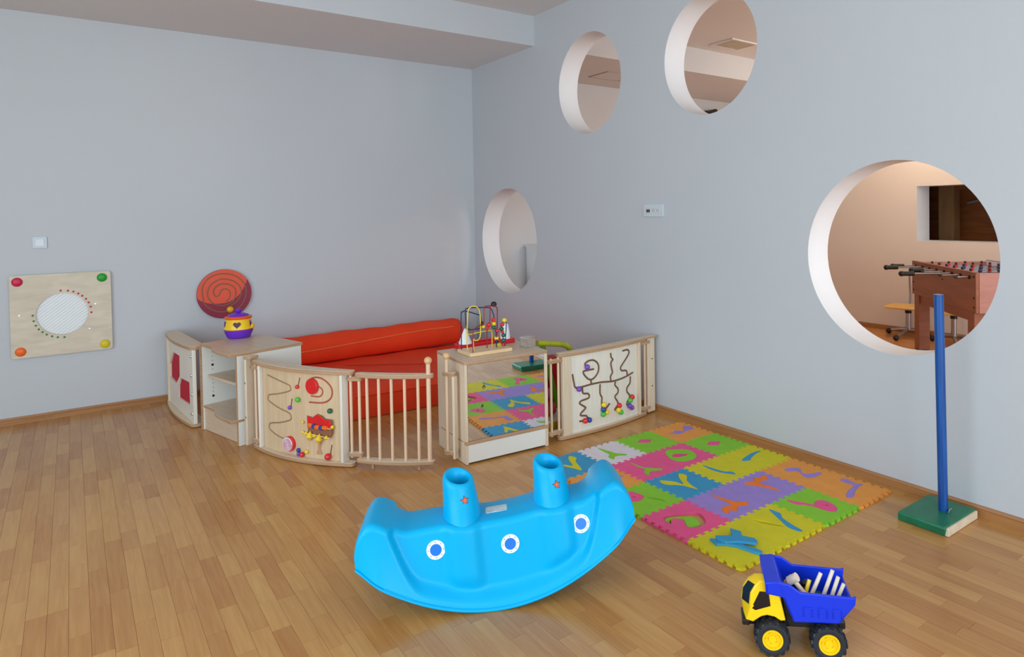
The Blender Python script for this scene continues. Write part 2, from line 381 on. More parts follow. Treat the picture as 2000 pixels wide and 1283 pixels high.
# ------------------------------------------------------------------ puzzle mat
TC = dict(yellow=(214, 202, 14), green=(136, 200, 42), pink=(238, 84, 142), blue=(52, 150, 196), purple=(158, 132, 208), orange=(236, 154, 66), white=(226, 216, 222), orange2=(246, 122, 24), dpink=(232, 64, 124))
def foam(c): return mat('foam_'+c, TC[c], .75, var=.05, scale=14, bump=.35, bscale=260)
NUM = {
'c4r1':[(0.111,0.18),(0.141,0.136),(0.183,0.233),(0.219,0.271),(0.232,0.219),(0.193,0.177),(0.141,0.048),(0.123,0.1),(0.098,0.159)],
'c3r1':[(0.136,0.267),(0.154,0.179),(0.162,0.129),(0.199,0.077),(0.185,0.061),(0.149,0.084),(0.115,0.085),(0.085,0.056),(0.088,0.108),(0.119,0.138),(0.123,0.198)],
'c2r1':[(0.088,0.183),(0.144,0.215),(0.199,0.168),(0.148,0.132)],
'c1r1':[(0.053,0.184),(0.102,0.168),(0.138,0.197),(0.177,0.147),(0.243,0.222),(0.28,0.191),(0.255,0.133),(0.2,0.145),(0.15,0.127),(0.109,0.128)],
'c1r2':[(0.088,0.168),(0.152,0.206),(0.203,0.158),(0.145,0.124)],
'c2r2':[(0.103,0.247),(0.144,0.263),(0.188,0.241),(0.227,0.208),(0.239,0.161),(0.22,0.107),(0.191,0.075),(0.14,0.058),(0.089,0.067),(0.055,0.096),(0.048,0.141),(0.073,0.203)],
'c2r3':[(0.12,0.263),(0.127,0.213),(0.132,0.165),(0.143,0.119),(0.172,0.089),(0.157,0.053),(0.127,0.096),(0.108,0.149),(0.108,0.21)],
'c1r3':[(0.046,0.164),(0.147,0.195),(0.222,0.202),(0.262,0.19),(0.191,0.178),(0.116,0.152),(0.089,0.135)],
'c3r2':[(0.131,0.264),(0.13,0.193),(0.147,0.135),(0.204,0.075),(0.186,0.059),(0.142,0.083),(0.114,0.077),(0.081,0.05),(0.091,0.102),(0.125,0.128),(0.118,0.191)],
'c3r3':[(0.073,0.258),(0.106,0.225),(0.128,0.19),(0.138,0.142),(0.186,0.221),(0.225,0.259),(0.238,0.213),(0.192,0.17),(0.161,0.107),(0.15,0.052),(0.136,0.084),(0.119,0.142),(0.062,0.201)],
'c2r4':[(0.106,0.246),(0.157,0.227),(0.197,0.256),(0.226,0.237),(0.262,0.248),(0.259,0.216),(0.227,0.196),(0.183,0.205),(0.159,0.186),(0.169,0.128),(0.159,0.057),(0.137,0.145),(0.091,0.226)],
'c3r4':[(0.154,0.265),(0.163,0.206),(0.177,0.135),(0.22,0.09),(0.21,0.069),(0.196,0.062),(0.15,0.081),(0.104,0.055),(0.08,0.079),(0.043,0.06),(0.054,0.105),(0.087,0.124),(0.135,0.113),(0.144,0.182)],
'c1r4':[(0.141,0.227),(0.205,0.182),(0.154,0.129),(0.187,0.092),(0.235,0.076),(0.223,0.055),(0.16,0.053),(0.118,0.073),(0.128,0.111),(0.157,0.158),(0.11,0.197)],
'c1r5':[(0.223,0.24),(0.265,0.236),(0.249,0.167),(0.269,0.136),(0.208,0.13),(0.141,0.109),(0.09,0.084),(0.052,0.09),(0.075,0.117),(0.137,0.14),(0.212,0.155),(0.215,0.196)],
'c2r5':[(0.094,0.275),(0.116,0.234),(0.138,0.19),(0.15,0.155),(0.183,0.172),(0.212,0.17),(0.233,0.147),(0.229,0.103),(0.203,0.063),(0.169,0.048),(0.145,0.06),(0.135,0.104),(0.131,0.143),(0.115,0.184),(0.086,0.215)],
'c3r5':[(0.239,0.262),(0.244,0.205),(0.213,0.172),(0.188,0.103),(0.173,0.035),(0.154,0.04),(0.151,0.096),(0.18,0.154),(0.225,0.244)],
'c4r4':[(0.074,0.217),(0.108,0.219),(0.17,0.181),(0.2,0.151),(0.186,0.102),(0.159,0.073),(0.106,0.092),(0.125,0.131),(0.143,0.16),(0.131,0.186),(0.103,0.201),(0.077,0.188),(0.068,0.180)],
'c4r3':[(0.125,0.259),(0.159,0.251),(0.169,0.217),(0.171,0.168),(0.131,0.142),(0.098,0.145),(0.073,0.165),(0.078,0.206)],
'c4r2':[(0.223,0.24),(0.265,0.236),(0.249,0.167),(0.269,0.136),(0.208,0.13),(0.141,0.109),(0.09,0.084),(0.052,0.09),(0.075,0.117),(0.137,0.14),(0.212,0.155),(0.215,0.196)],
}
SLOT = {'c3r5': [(0.091,0.255),(0.117,0.212),(0.140,0.156),(0.146,0.115),(0.138,0.110),(0.09,0.201)],
        'c4r4': [(0.075,0.229),(0.108,0.236),(0.151,0.227),(0.207,0.195),(0.242,0.166),(0.238,0.125),(0.196,0.068),(0.147,0.058),(0.099,0.09),(0.121,0.131),(0.135,0.161),(0.112,0.189),(0.089,0.191),(0.061,0.159),(0.061,0.193)],
        'c4r3': [(0.178,0.150),(0.192,0.127),(0.214,0.088),(0.212,0.045),(0.203,0.077),(0.175,0.126)]}
ISL = {'c2r2': [(0.092,0.179),(0.127,0.192),(0.187,0.139),(0.156,0.125),(0.1,0.139),(0.08,0.162)],
       'c2r5': [(0.18,0.135),(0.200,0.118),(0.196,0.102),(0.183,0.112)], 'c4r3': [(0.118,0.205),(0.135,0.195),(0.131,0.182),(0.116,0.192)]}
TILES = {'c1r1': ('orange', 'purple', 'orange foam mat tile with purple zigzag, nearest the wooden divider'), 'c1r2': ('green', 'pink', 'green foam mat tile with pink diamond, against the wall baseboard'),
 'c1r3': ('yellow', 'blue', 'yellow foam mat tile with slanting blue stroke, against the wall baseboard'), 'c1r4': ('orange', 'purple', 'orange foam mat tile with purple wave numeral, along the baseboard beside the purple tiles'),
 'c1r5': ('orange', 'purple', 'orange foam mat tile with purple hooked numeral, corner nearest the blue pole'), 'c2r1': ('green', 'pink', 'green foam mat tile with pink diamond, beside the wooden divider'),
 'c2r2': ('pink', 'green', 'pink foam mat tile with round green ring numeral'), 'c2r3': ('yellow', 'blue', 'yellow foam mat tile with thin blue stroke, in the middle of the mat'),
 'c2r4': ('purple', 'orange2', 'purple foam mat tile with orange numeral, the one nearer the wall'), 'c2r5': ('green', 'pink', 'green foam mat tile with pink tailed ring, on the edge facing the blue pole'),
 'c3r1': ('white', 'green', 'white foam mat tile with green numeral'), 'c3r2': ('pink', 'green', 'pink foam mat tile with green hooked numeral beside the white tile'),
 'c3r3': ('blue', 'yellow', 'blue foam mat tile with yellow forked numeral in the middle of the mat'), 'c3r4': ('purple', 'orange2', 'purple foam mat tile with orange numeral beside the pink cut-out tile'),
 'c3r5': ('yellow', 'blue', 'yellow foam mat tile with one blue stroke in place and an empty slot'), 'c4r1': ('blue', 'yellow', 'blue foam mat tile with yellow forked numeral behind the boat funnel'),
 'c4r2': ('orange', 'purple', 'orange foam mat tile half hidden behind the rocking boat'), 'c4r3': ('green', 'pink', 'green foam mat tile with pink ring, partly behind the rocking boat'),
 'c4r4': ('pink', 'green', 'pink foam mat tile with loose green piece sunk in its cut-out'), 'c4r5': ('yellow', None, 'yellow foam mat tile at the near corner under the loose blue pieces')}
TT = .012
def tooth(n=6, d=.0085, L=.3):
    """one jigsaw edge as (along, across) pairs, dovetailed tabs"""
    out = []; m = .018; s = (L-2*m)/(2*n-1); k = .0022
    for i in range(n):
        a = m+2*i*s; b = a+s
        out += [(a+k, -d), (a-k, d), (b+k, d), (b-k, -d)]
    return out
def tile_outline():
    t = tooth(); o = [(0, 0)]
    o += [(a, c) for a, c in t] + [(.3, 0)]
    o += [(.3+c, a) for a, c in t] + [(.3, .3)]
    o += [(a, .3+c) for a, c in t[::-1]] + [(0, .3)]
    o += [(c, a) for a, c in t[::-1]]
    g = .0006
    return o
def smoothpoly(q, k=3): return [(v.x, v.y) for v in catmull([(x, y, 0) for x, y in q], k, True)]
def grow(q, d):
    cx = sum(x for x, y in q)/len(q); n = len(q); out = []
    ar = sum(q[i][0]*q[(i+1) % n][1]-q[(i+1) % n][0]*q[i][1] for i in range(n)); sg = 1 if ar > 0 else -1
    for i in range(n):
        a, b = Vector(q[i-1]), Vector(q[(i+1) % n]); t = (b-a)
        if t.length < 1e-6: out.append(q[i]); continue
        t.normalize(); out.append((q[i][0]+sg*t.y*d, q[i][1]-sg*t.x*d))
    return out
MX, MY, MR = -.0894, -3.0985, .0065
for key, (bc, ic, lab) in TILES.items():
    ci, rj = int(key[1]), int(key[3]); c_, s_ = math.cos(MR), math.sin(MR)
    lx, ly = -ci*.3, -rj*.3
    loc = (MX+c_*lx-s_*ly, MY+s_*lx+c_*ly, 0)
    t = thing('foam_mat_tile', lab, 'foam mat tile', loc, MR, 'interlocking foam number tiles')
    hs = []
    if key in NUM and key != 'c4r4': hs.append(grow(smoothpoly(NUM[key]) if len(NUM[key]) > 4 else NUM[key], .0011))
    if key in SLOT: hs.append(smoothpoly(SLOT[key]))
    MB().prism(tile_outline(), .0002, TT, None, 0, None, hs).build('tile_body', foam(bc), t, recalc=True)
    if key in NUM:
        z1 = TT*.62 if key == 'c4r4' else TT+.0006
        q = smoothpoly(NUM[key]) if len(NUM[key]) > 4 else NUM[key]
        isl = ISL.get(key)
        MB().prism(q, .0003, z1, None, 0, None, [grow(isl, .0008)] if isl else ()).build('numeral', foam(ic), t)
        if isl and key == 'c2r2': MB().prism(isl, .0003, TT+.0004).build('numeral_centre', foam('dpink'), t)
# loose number pieces on the near yellow tile
c_, s_ = math.cos(MR), math.sin(MR)
lx, ly = -4*.3, -5*.3
loc = (MX+c_*lx-s_*ly, MY+s_*lx+c_*ly, 0)
A = [(0.078,0.239),(0.098,0.214),(0.105,0.173),(0.148,0.125),(0.15,0.088),(0.163,0.062),(0.166,0.021),(0.143,0.014),(0.13,0.058),(0.118,0.122),(0.093,0.163),(0.062,0.184)]
B = [(0.102,0.226),(0.156,0.177),(0.205,0.23),(0.218,0.177),(0.189,0.15),(0.214,0.101),(0.203,0.074),(0.181,0.068),(0.161,0.097),(0.136,0.129),(0.089,0.16),(0.087,0.185),(0.085,0.203)]
o = MB().prism(smoothpoly(A, 1), TT, TT+.011).build('loose_foam_numeral', foam('blue'), None, loc, (0, 0, MR), bevel=.0012)
tag(o, 'blue foam piece lying flat on the near yellow tile, underneath the other', 'foam piece', 'loose blue foam pieces')
o = MB().prism(smoothpoly(B, 1), TT+.0112, TT+.022).build('loose_foam_numeral', foam('blue'), None, loc, (0, 0, MR), bevel=.0012)
tag(o, 'forked blue foam piece lying on top of the other on the near yellow tile', 'foam piece', 'loose blue foam pieces')

# ------------------------------------------------------------------ blue pole on green base
ps_ = thing('pole_stand', 'blue wooden pole standing upright in a green box base by the wall', 'stand', (-.195, -4.885, 0))
M_GREEN = mat('green_paint', (22, 112, 78), .4, var=.12, scale=18)
q0 = [(-.150, -.102), (.150, -.105), (.150, .112), (-.150, .112)]; q1 = [(-.160, -.108), (.148, -.110), (.146, .110), (-.160, .108)]
rows = [[(x, y, .001) for x, y in q0], [(x, y, .036) for x, y in q1], [(x*.97, y*.97, .046) for x, y in q1]]
MB().rows(rows, smooth=False, caps=True).build('base_box', M_GREEN, ps_, bevel=.003)
MB().bx(-.146, .148, -.118, -.100, .0015, .038).build('raw_edge', mat('raw_board', (226, 204, 176), .7, var=.08, scale=30), ps_, bevel=.002)
MB().cyl((.013, -.022, .046), (-.004, -.012, 1.068), .0212, 20).build('pole', wood('blue_paint', (4, 58, 128), (10, 88, 168), (60, 60, 3), .4, amt=1.0), ps_)
MB().tube([(-.012, -.055, .052), (.012, -.05, .056), (.034, -.05, .056)], .003, 6).build('wire_clamp', M_STEEL, ps_)
MB().tube([(.038, -.012, .058), (.052, .004, .056)], .003, 6).build('wire_clamp', M_STEEL, ps_)

# ------------------------------------------------------------------ toy dump truck
tr = thing('toy_dump_truck', 'plastic toy dump truck with yellow cab and blue tipping bed', 'toy truck', (-1.482, -5.008, 0), math.atan2(.724, -.69))
M_TB = mat('truck_blue', (8, 52, 212), .38, var=.03); M_TY = mat('truck_yellow', (252, 206, 16), .32, var=.03); M_TIRE = mat('tyre_rubber', (34, 37, 46), .6)
M_TG = mat('truck_window', (20, 14, 14), .25)
# tipping bed: open-topped shell
def bed_side(y): return [(.110, .205, y), (.110, .243, y), (.070, .247, y), (.034, .241, y), (0, .217, y), (-.167, .212, y)]
yo, yi = .094, .084
mb = MB()
outer = [(.108, .204), (.111, .243), (.070, .247), (.034, .241), (-.002, .217), (-.166, .211), (-.177, .216), (-.174, .187), (-.124, .122), (.020, .116), (.054, .196)]
Mside = Matrix(((1, 0, 0, 0), (0, 0, 1, 0), (0, 1, 0, 0), (0, 0, 0, 1)))   # (a,b,h)->(a,h,b)
for s in (-1, 1): mb.prism(outer, s*yo, s*yi, Mside)
for (x0, z0), (x1, z1), (x2, z2), (x3, z3) in (((.108, .204), (.111, .243), (.101, .240), (.098, .206)),    # canopy front
        ((.111, .243), (.062, .247), (.062, .239), (.103, .236)),                                             # canopy top shelf
        ((.062, .247), (.022, .150), (.030, .150), (.070, .243)),                                             # headboard
        ((.108, .204), (.054, .196), (.054, .204), (.100, .211)),
        ((.054, .196), (.020, .116), (.012, .124), (.046, .200)), ((.020, .116), (-.124, .122), (-.120, .130), (.014, .124)),
        ((-.124, .122), (-.174, .187), (-.166, .190), (-.118, .130))):
    mb.prism([(x0, z0), (x1, z1), (x2, z2), (x3, z3)], -yo, yo, Mside)
bed = mb.build('tipping_bed', M_TB, tr, bevel=.004, seg=2)
for x0 in (-.010, -.057, -.103):
    r = MB(); r.bx(x0-.030, x0-.027, yo-.002, yo+.0035, .138, .170).bx(x0-.003, x0, yo-.002, yo+.0035, .138, .170).bx(x0-.030, x0, yo-.002, yo+.0035, .168, .171)
    r.build('rib_frame', M_TB, bed, bevel=.001)
MB().prism([(.055, .190), (.040, .100), (.03, .080), (-.150, .085), (-.150, .110), (.02, .115), (.045, .196)], -.06, .06, Mside).bx(.03, .17, -.055, .055, .075, .105).build('chassis', M_BLACK, tr, bevel=.003)
# cab: side outline swept across the width, roof narrower than the sills
def cab_ring(y, k):
    pts = [(.044, .114), (.062, .194), (.097, .200), (.108, .236), (.138, .236), (.160, .222), (.178, .196), (.182, .150), (.177, .108), (.150, .102), (.145, .107), (.128, .122), (.105, .128), (.080, .124), (.060, .112)]
    return [(x, y*(1-k*max(0, (z-.15)/.09)), z) for x, z in pts]
cr = [cab_ring(y, .16) for y in (.026, .031, .046, .079, .085)]
for i_, d_ in ((3, .020), (4, .022)): cr[i_] = [(x-d_*ss(.10, .17, x)*ss(.10, .14, z), y, z) for x, y, z in cr[i_]]
cr[0] = [(x*.98+.002, y, z*.985+.002) for x, y, z in cr[0]]; cr[4] = [(x*.98+.002, y, z*.985+.002) for x, y, z in cr[4]]
MB().prism([(.050, .108), (.060, .124), (.105, .130), (.150, .126), (.174, .116), (.178, .098), (.05, .098)], -.080, .0258, Mside).build('bonnet', M_TY, tr, bevel=.003)
cab = MB().rows(cr, smooth=False, caps=True).build('cab', M_TY, tr, bevel=.003, seg=2)
def sidewin(s):
    q = [(.127, .203), (.098, .202), (.093, .160), (.142, .143), (.155, .150)]
    m = MB(); m.rows([[(x, (.085*(1-.16*max(0, (z-.15)/.09))+d), z) for x, z in q] for d in (-.004, .0012)], smooth=False, caps=True)
    return m.build('side_window', M_TG, cab)
sidewin(1)
MB().rows([[(.1600+d, .045-.04*(.07), .219), (.1425+d, .0690+d, .221), (.1590+d, .0740+d, .194), (.1625+d, .0765+d, .158), (.1815+d, .046, .156), (.1775+d, .044, .194)] for d in (-.006, .0015)], smooth=False, caps=True).build('windscreen', M_TG, cab)
MB().bx(.160, .184, .0, .074, .082, .1015).build('bumper', M_BLACK, tr, bevel=.003)
def wheel(x, y):
    r = .0575; s = 1 if y > 0 else -1
    Mw = Matrix.Translation((x, y, r)) @ Matrix.Rotation(-s*PI/2, 4, 'X')
    m = MB().lathe([(.034, -.026), (.050, -.026), (.054, -.02), (.0545, 0), (.054, .02), (.050, .026), (.042, .0275), (.034, .024), (.033, .01)], Mw, 36)
    for i in range(14):
        a = 2*PI*i/14
        for hs, off in ((-.013, 0), (.013, PI/14)):
            m.box((0, 0, 0), (.011, .0075, .024), Mw @ Matrix.Rotation(a+off, 4, 'Z') @ Matrix.Translation((0, .0540, hs)) @ Matrix.Rotation(.35 if hs > 0 else -.35, 4, 'Y'))
    t = m.build('wheel', M_TIRE, tr)
    h = MB().lathe([(.0335, .005), (.0335, .0265), (.0285, .0262), (.0265, .018), (.014, .016), (.012, .021), (.0001, .021)], Mw, 30)
    for i in range(5):
        h.cyl(Mw @ Vector((.019*math.cos(2*PI*i/5), .019*math.sin(2*PI*i/5), .014)), Mw @ Vector((.019*math.cos(2*PI*i/5), .019*math.sin(2*PI*i/5), .0205)), .004, 8)
    h.build('hub', M_TY, t)
for x in (.089, -.090):
    for y in (.080, -.080): wheel(x, y)
# wooden pegs and scraps riding in the bed (world placement through the truck's own frame)
bpy.context.view_layer.update()
TM = tr.matrix_world.copy()
M_PEG = wood('peg_wood', (226, 204, 178), (240, 222, 200), (40, 40, 6), .5, amt=.6)
def peg(name, a, b, r, m, label, seg=10):
    a, b = TM @ Vector(a), TM @ Vector(b)
    o = MB().cyl((0, 0, 0), b-a, r, seg).build(name, m, None, a, bevel=.0006); tag(o, label, 'wooden peg' if 'peg' in name else 'toy part', 'wooden pegs in the toy truck'); return o
peg('wooden_peg', (-.072, .030, .136), (-.120, .010, .256), .0068, M_PEG, 'tallest pale peg leaning in the truck bed, frontmost of the three rear pegs')
peg('wooden_peg', (-.098, .036, .137), (-.136, .020, .240), .0066, M_PEG, 'pale wooden peg in truck bed between the tallest peg and the rearmost one')
peg('wooden_peg', (-.116, .042, .146), (-.152, .028, .222), .0062, M_PEG, 'rearmost and shortest pale peg at the open end of the truck bed')
peg('wooden_peg', (-.030, .034, .138), (-.084, -.002, .238), .0068, M_PEG, 'pale peg leaning backwards beside the yellow rod in the truck bed')
h_ = thing('toy_mallet', 'small pale wooden mallet lying in the front of the truck bed', 'toy mallet', TM @ Vector((-.034, .045, .172)))
d1 = TM.to_3x3() @ Vector((.045, -.028, .048))
MB().cyl((0, 0, 0), d1, .0085, 10).build('handle', M_PEG, h_)
d2 = TM.to_3x3() @ Vector((.014, -.006, -.012)); MB().cyl(d1-d2*.9, d1+d2*.9, .015, 12).build('head', M_PEG, h_)
peg('toy_rod', (-.020, .028, .150), (-.045, .006, .216), .0068, bead('yellow'), 'yellow rod leaning among the pegs in the truck bed')
for i, (v, c, lab) in enumerate((((.030, .0, .196), M_BALL, 'brown wooden ball against the headboard of the truck bed, left one'), ((.012, -.016, .206), M_BALL, 'brown wooden ball against the headboard of the truck bed, right one'),
        ((-.030, .060, .150), bead('red'), 'red plastic scrap beside the pegs in the truck bed'), ((-.035, -.03, .185), M_BLACK, 'black plastic lump behind the pegs in the truck bed'), ((-.062, .02, .165), bead('dgreen'), 'dark green plastic scrap among the pegs in the truck bed'))):
    o = MB().ball((0, 0, 0), .011 if i < 2 else .014, 12, 8, sc=(1, 1, 1) if i < 2 else (1.2, .8, .7)).build('toy_ball' if i < 2 else 'toy_scrap', c, None, TM @ Vector(v)); tag(o, lab, 'toy part', 'scraps in the toy truck')
# filling that carries the pegs: small blocks on the bed floor
for i, (v, sz) in enumerate((((-.03, .02, .139), (.05, .06, .024)), ((-.075, -.02, .139), (.04, .05, .022)), ((-.018, -.035, .155), (.024, .05, .045)))):
    o = MB().box((0, 0, 0), sz).build('toy_block', [M_PEG, bead('dgreen'), M_BLACK][i], None, TM @ Vector(v), (0, 0, math.atan2(.724, -.69)+.3*i), bevel=.002)
    tag(o, ['pale wooden block under the mallet in the truck bed', 'dark green block on the floor of the truck bed', 'black block behind the mallet in the truck bed'][i], 'toy block', 'scraps in the toy truck')

# ------------------------------------------------------------------ play-corner dividers
def arcy(d, L, sag): t = d/L; return -sag*4*t*(1-t)
def band(L, sag_o, off_o, sag_i, off_i, d0, d1, n=18):
    o = [(d0+(d1-d0)*i/n, arcy(d0+(d1-d0)*i/n, L, sag_o)-off_o) for i in range(n+1)]
    i_ = [(d0+(d1-d0)*i/n, arcy(d0+(d1-d0)*i/n, L, sag_i)+off_i) for i in range(n+1)]
    def rnd(p, q, out):    # rounded end
        c = ((p[0]+q[0])/2, (p[1]+q[1])/2); r = abs(q[1]-p[1])/2
        return [(c[0]+out*r*.7*math.cos(a), c[1]+r*math.sin(a)) for a in [R(x) for x in (-60, -30, 0, 30, 60)]]
    return o+rnd(o[-1], i_[-1], 1)+i_[::-1]+rnd(o[0], i_[0], -1)[::-1]
def hinge(root, ds, y, zlo, zhi, wid=.036, ext=.03):
    for z in (zlo, zhi):
        MB().prism(rrect(min(ds)-ext, max(ds)+ext, y-wid/2, y+wid/2, wid/2-.001), z-.011, z+.011, None, 0, 1).build('hinge_plate', [M_BIRCH, M_EDGE], root, bevel=.002)
    for d in ds: MB().cyl((d, y, zlo-.02), (d, y, zhi+.02), .0085, 12).build('dowel', M_DOWEL, root)
def groove(root, pts, yf, r, m, name='groove', smooth=True):
    q = catmull([(d, 0, z) for d, z in pts], 5) if smooth else [Vector((d, 0, z)) for d, z in pts]
    return MB().tube([(v.x, yf(v.x)-.0006, v.z) for v in q], r, 8).build(name, m, root)
def beads(root, lst, yf, r):
    for d, z, c in lst:
        MB().ball((d, yf(d)-r*.75, z), r, 14, 9).build('bead', bead(c), root)

# --- activity divider with bead tracks left of the gate
L1 = .832
p1 = thing('activity_divider', 'curved wooden divider panel with zigzag groove, cherries and red discs', 'play divider', (-2.51, -1.70, 0), math.atan2(-.74, .38), 'wooden play-corner dividers')
s1 = lambda d: arcy(d, L1, .045)-.004
for z0, z1 in ((.004, .028), (.545, .570)):
    MB().prism(band(L1, .072, .022, .035, .030, .0, .815), z0, z1, None, 0, 1).build('rail', [M_BIRCH, M_EDGE], p1, bevel=.004)
hw = [(.503, .281), (.55, .275), (.587, .298), (.623, .291), (.643, .275), (.700, .275), (.703, .20), (.69, .172), (.51, .170)]
def panel_board(L, sag, d0, d1, z0, z1, m, root, th=.010, n=16):
    MB().prism([(d0+(d1-d0)*i/n, arcy(d0+(d1-d0)*i/n, L, sag)-.004) for i in range(n+1)]+[(d0+(d1-d0)*i/n, arcy(d0+(d1-d0)*i/n, L, sag)-.004+th) for i in range(n, -1, -1)], z0, z1, smooth=False).build('panel', m, root)
panel_board(L1, .045, .10, .765, .028, .545, M_BIRCHT, p1)
for d in (.085, .772): MB().bx(d-.009, d+.009, arcy(d, L1, .045)-.030, arcy(d, L1, .045)+.022, .028, .545).build('stile', M_BIRCHP, p1, bevel=.003)
mt = MB().bx(-.055, -.038, -.040, .045, .02, .575)
mt.build('mounting_board', M_BIRCH, p1, bevel=.004)
for z in (.20, .42): MB().cyl((-.047, -.041, z), (-.047, -.0395, z), .0055, 12).build('screw', M_STEEL, p1)
MB().prism(rrect(-.065, .0, -.045, .035, .02), .575, .592, None, 0, 1).build('hinge_cap', [M_BIRCH, M_EDGE], p1, bevel=.003)
hinge(p1, (.02, .052), -.015, .055, .525)
groove(p1, [(0.15,0.491),(0.259,0.471),(0.357,0.451),(0.371,0.438),(0.363,0.416),(0.263,0.387),(0.169,0.369),(0.153,0.35),(0.16,0.329),(0.26,0.298),(0.351,0.279),(0.369,0.259),(0.36,0.236),(0.272,0.209),(0.178,0.192),(0.158,0.176),(0.161,0.151),(0.238,0.123),(0.322,0.109)], s1, .0042, M_GROOVE2)
for a, b in (((.452, .505), (.438, .456)), ((.382, .369), (.371, .316)), ((.684, .12), (.672, .063))): groove(p1, [a, b], s1, .0032, M_GROOVE, smooth=False)
groove(p1, [(0.506,0.462),(0.529,0.499),(0.58,0.517),(0.637,0.507),(0.685,0.469),(0.694,0.428),(0.676,0.392),(0.625,0.368),(0.524,0.363)], s1, .0050, mat('red_groove', (176, 84, 58), .7))
groove(p1, [(0.6,0.464),(0.624,0.447),(0.623,0.421),(0.598,0.402),(0.54,0.402)], s1, .0042, mat('red_groove', (176, 84, 58), .7))
beads(p1, [(.437, .449, 'red'), (.369, .315, 'purple'), (.434, .063, 'blue'), (.436, .040, 'purple'), (.501, .061, 'yellow')], s1, .0125)
beads(p1, [(.441, .372, 'green'), (.684, .326, 'dgreen'), (.467, .041, 'red')], s1, .0155)
beads(p1, [(.666, .052, 'red')], s1, .020)
def disc(root, name, d, z, r, th, m, yf, ang=0):
    Md = Matrix.Translation((d, yf(d), z)) @ Matrix.Rotation(PI/2, 4, 'X')
    return MB().lathe([(r, -.002), (r, th-.003), (r-.003, th), (.0001, th)], Md, 32).build(name, m, root)
o = disc(p1, 'red_disc', .553, .462, .047, .016, bead('red'), s1)
MB().ball((.553, s1(.553)-.017, .462), .006, 10, 6).build('knob', bead('red'), o)
o = disc(p1, 'spiral_disc', .359, .092, .046, .020, bead('red'), s1)
Mf = Matrix.Translation((.355, s1(.359)-.0195, .092)) @ Matrix.Rotation(PI/2, 4, 'X')
o2 = MB().lathe([(.041, 0), (.041, .0015), (.0001, .0015)], Mf, 32).build('white_face', M_WHITE, o)
MB().tube([Mf @ Vector(((.004+.034*t)*math.cos(t*8*PI), (.004+.034*t)*math.sin(t*8*PI), .0018)) for t in [i/110 for i in range(111)]], .0019, 5).build('spiral_line', mat('spiral_magenta', (190, 40, 110), .5), o)
# little window with red bush, ringed caterpillar and yellow blossoms
MB().prism([(d, z) for d, z in hw], -.0075, .001, Matrix.Translation((0, s1(.6)-.0085, 0)) @ YM).build('window_recess', mat('recess_brown', (150, 96, 66), .7), p1)
bush = smoothpoly([(0.515,0.278),(0.55,0.270),(0.587,0.296),(0.623,0.289),(0.643,0.273),(0.686,0.272),(0.702,0.258),(0.698,0.236),(0.67,0.222),(0.525,0.224)], 3)
MB().prism(bush, .002, .010, Matrix.Translation((0, s1(.6)-.004, 0)) @ YM).build('red_bush', bead('red'), p1, bevel=.0015)
for (d, z), c in zip([(0.545,0.229),(0.574,0.227),(0.603,0.224),(0.631,0.224),(0.663,0.228)], ('orange', 'blue', 'orange', 'blue', 'orange')):
    w_ = .017 if c == 'orange' else .011
    MB().cyl((d-w_, s1(.6)-.021, z), (d+w_, s1(.6)-.021, z), .0135 if c == 'orange' else .0145, 14).build('ring', bead(c), p1, bevel=.003)
MB().cyl((.50, s1(.6)-.021, .231), (.705, s1(.6)-.021, .226), .003, 8).build('caterpillar_rod', M_DOWEL, p1)
MB().cyl((.485, s1(.6)-.02, .178), (.70, s1(.6)-.02, .170), .003, 8).build('blossom_rod', M_DOWEL, p1)
for d, z, r, k in ((.507, .176, .014, 1), (.537, .163, .024, 1.4), (.574, .170, .014, 1), (.611, .155, .025, 1.4), (.672, .171, .015, 1)):
    MB().lathe([(.0005, -r*k), (r*.8, -r*.2), (r, 0), (r*.8, r*.2), (.0005, r*k)], Matrix.Translation((d, s1(.6)-.022, z)) @ Matrix.Rotation(.25, 4, 'Y'), 8, smooth=False).build('blossom', bead('yellow'), p1)
for z in (.24, .179): MB().ball((.478, s1(.48)-.012, z), .009, 10, 7).build('small_bead', bead('yellow'), p1)
MB().ball((.70, s1(.7)-.014, .232), .012, 10, 7).build('small_bead', bead('yellow'), p1)
MB().prism([(0.581,0.125),(0.613,0.124),(0.602,0.09),(0.615,0.057),(0.55,0.046),(0.58,0.082)], -.001, .0012, Matrix.Translation((0, s1(.585), 0)) @ YM).build('keyhole_inlay', mat('keyhole', (196, 146, 110), .6), p1)

# --- spindle gate
L3 = .477
g_ = thing('spindle_gate', 'small wooden gate with thin upright spindles and ball-topped end post', 'gate', (-2.13, -2.44, 0), math.atan2(-.335, .34))
for z0, z1 in ((.034, .056), (.536, .560)):
    MB().prism(band(L3, .030, .022, .012, .022, .035, .475), z0, z1, None, 0, 1).build('rail', [M_BIRCH, M_EDGE], g_, bevel=.004)
for d in (.09, .165, .243, .322, .400): MB().cyl((d, arcy(d, L3, .022), .05), (d, arcy(d, L3, .022), .54), .0088, 12).build('spindle', M_DOWEL, g_)
d = .462; yy = arcy(d, L3, .022)-.004
o = MB().cyl((d, yy, .045), (d, yy, .625), .0125, 14).build('end_post', M_DOWEL, g_)
MB().ball((d, yy, .637), .0225, 18, 12).build('post_ball', M_BALL, o)
for d in (.12, .40): MB().cyl((d, arcy(d, L3, .022), .001), (d, arcy(d, L3, .022), .035), .008, 10).build('foot', M_EDGE, g_)
hinge(g_, (-.018, .034), .004, .075, .522, ext=.018)

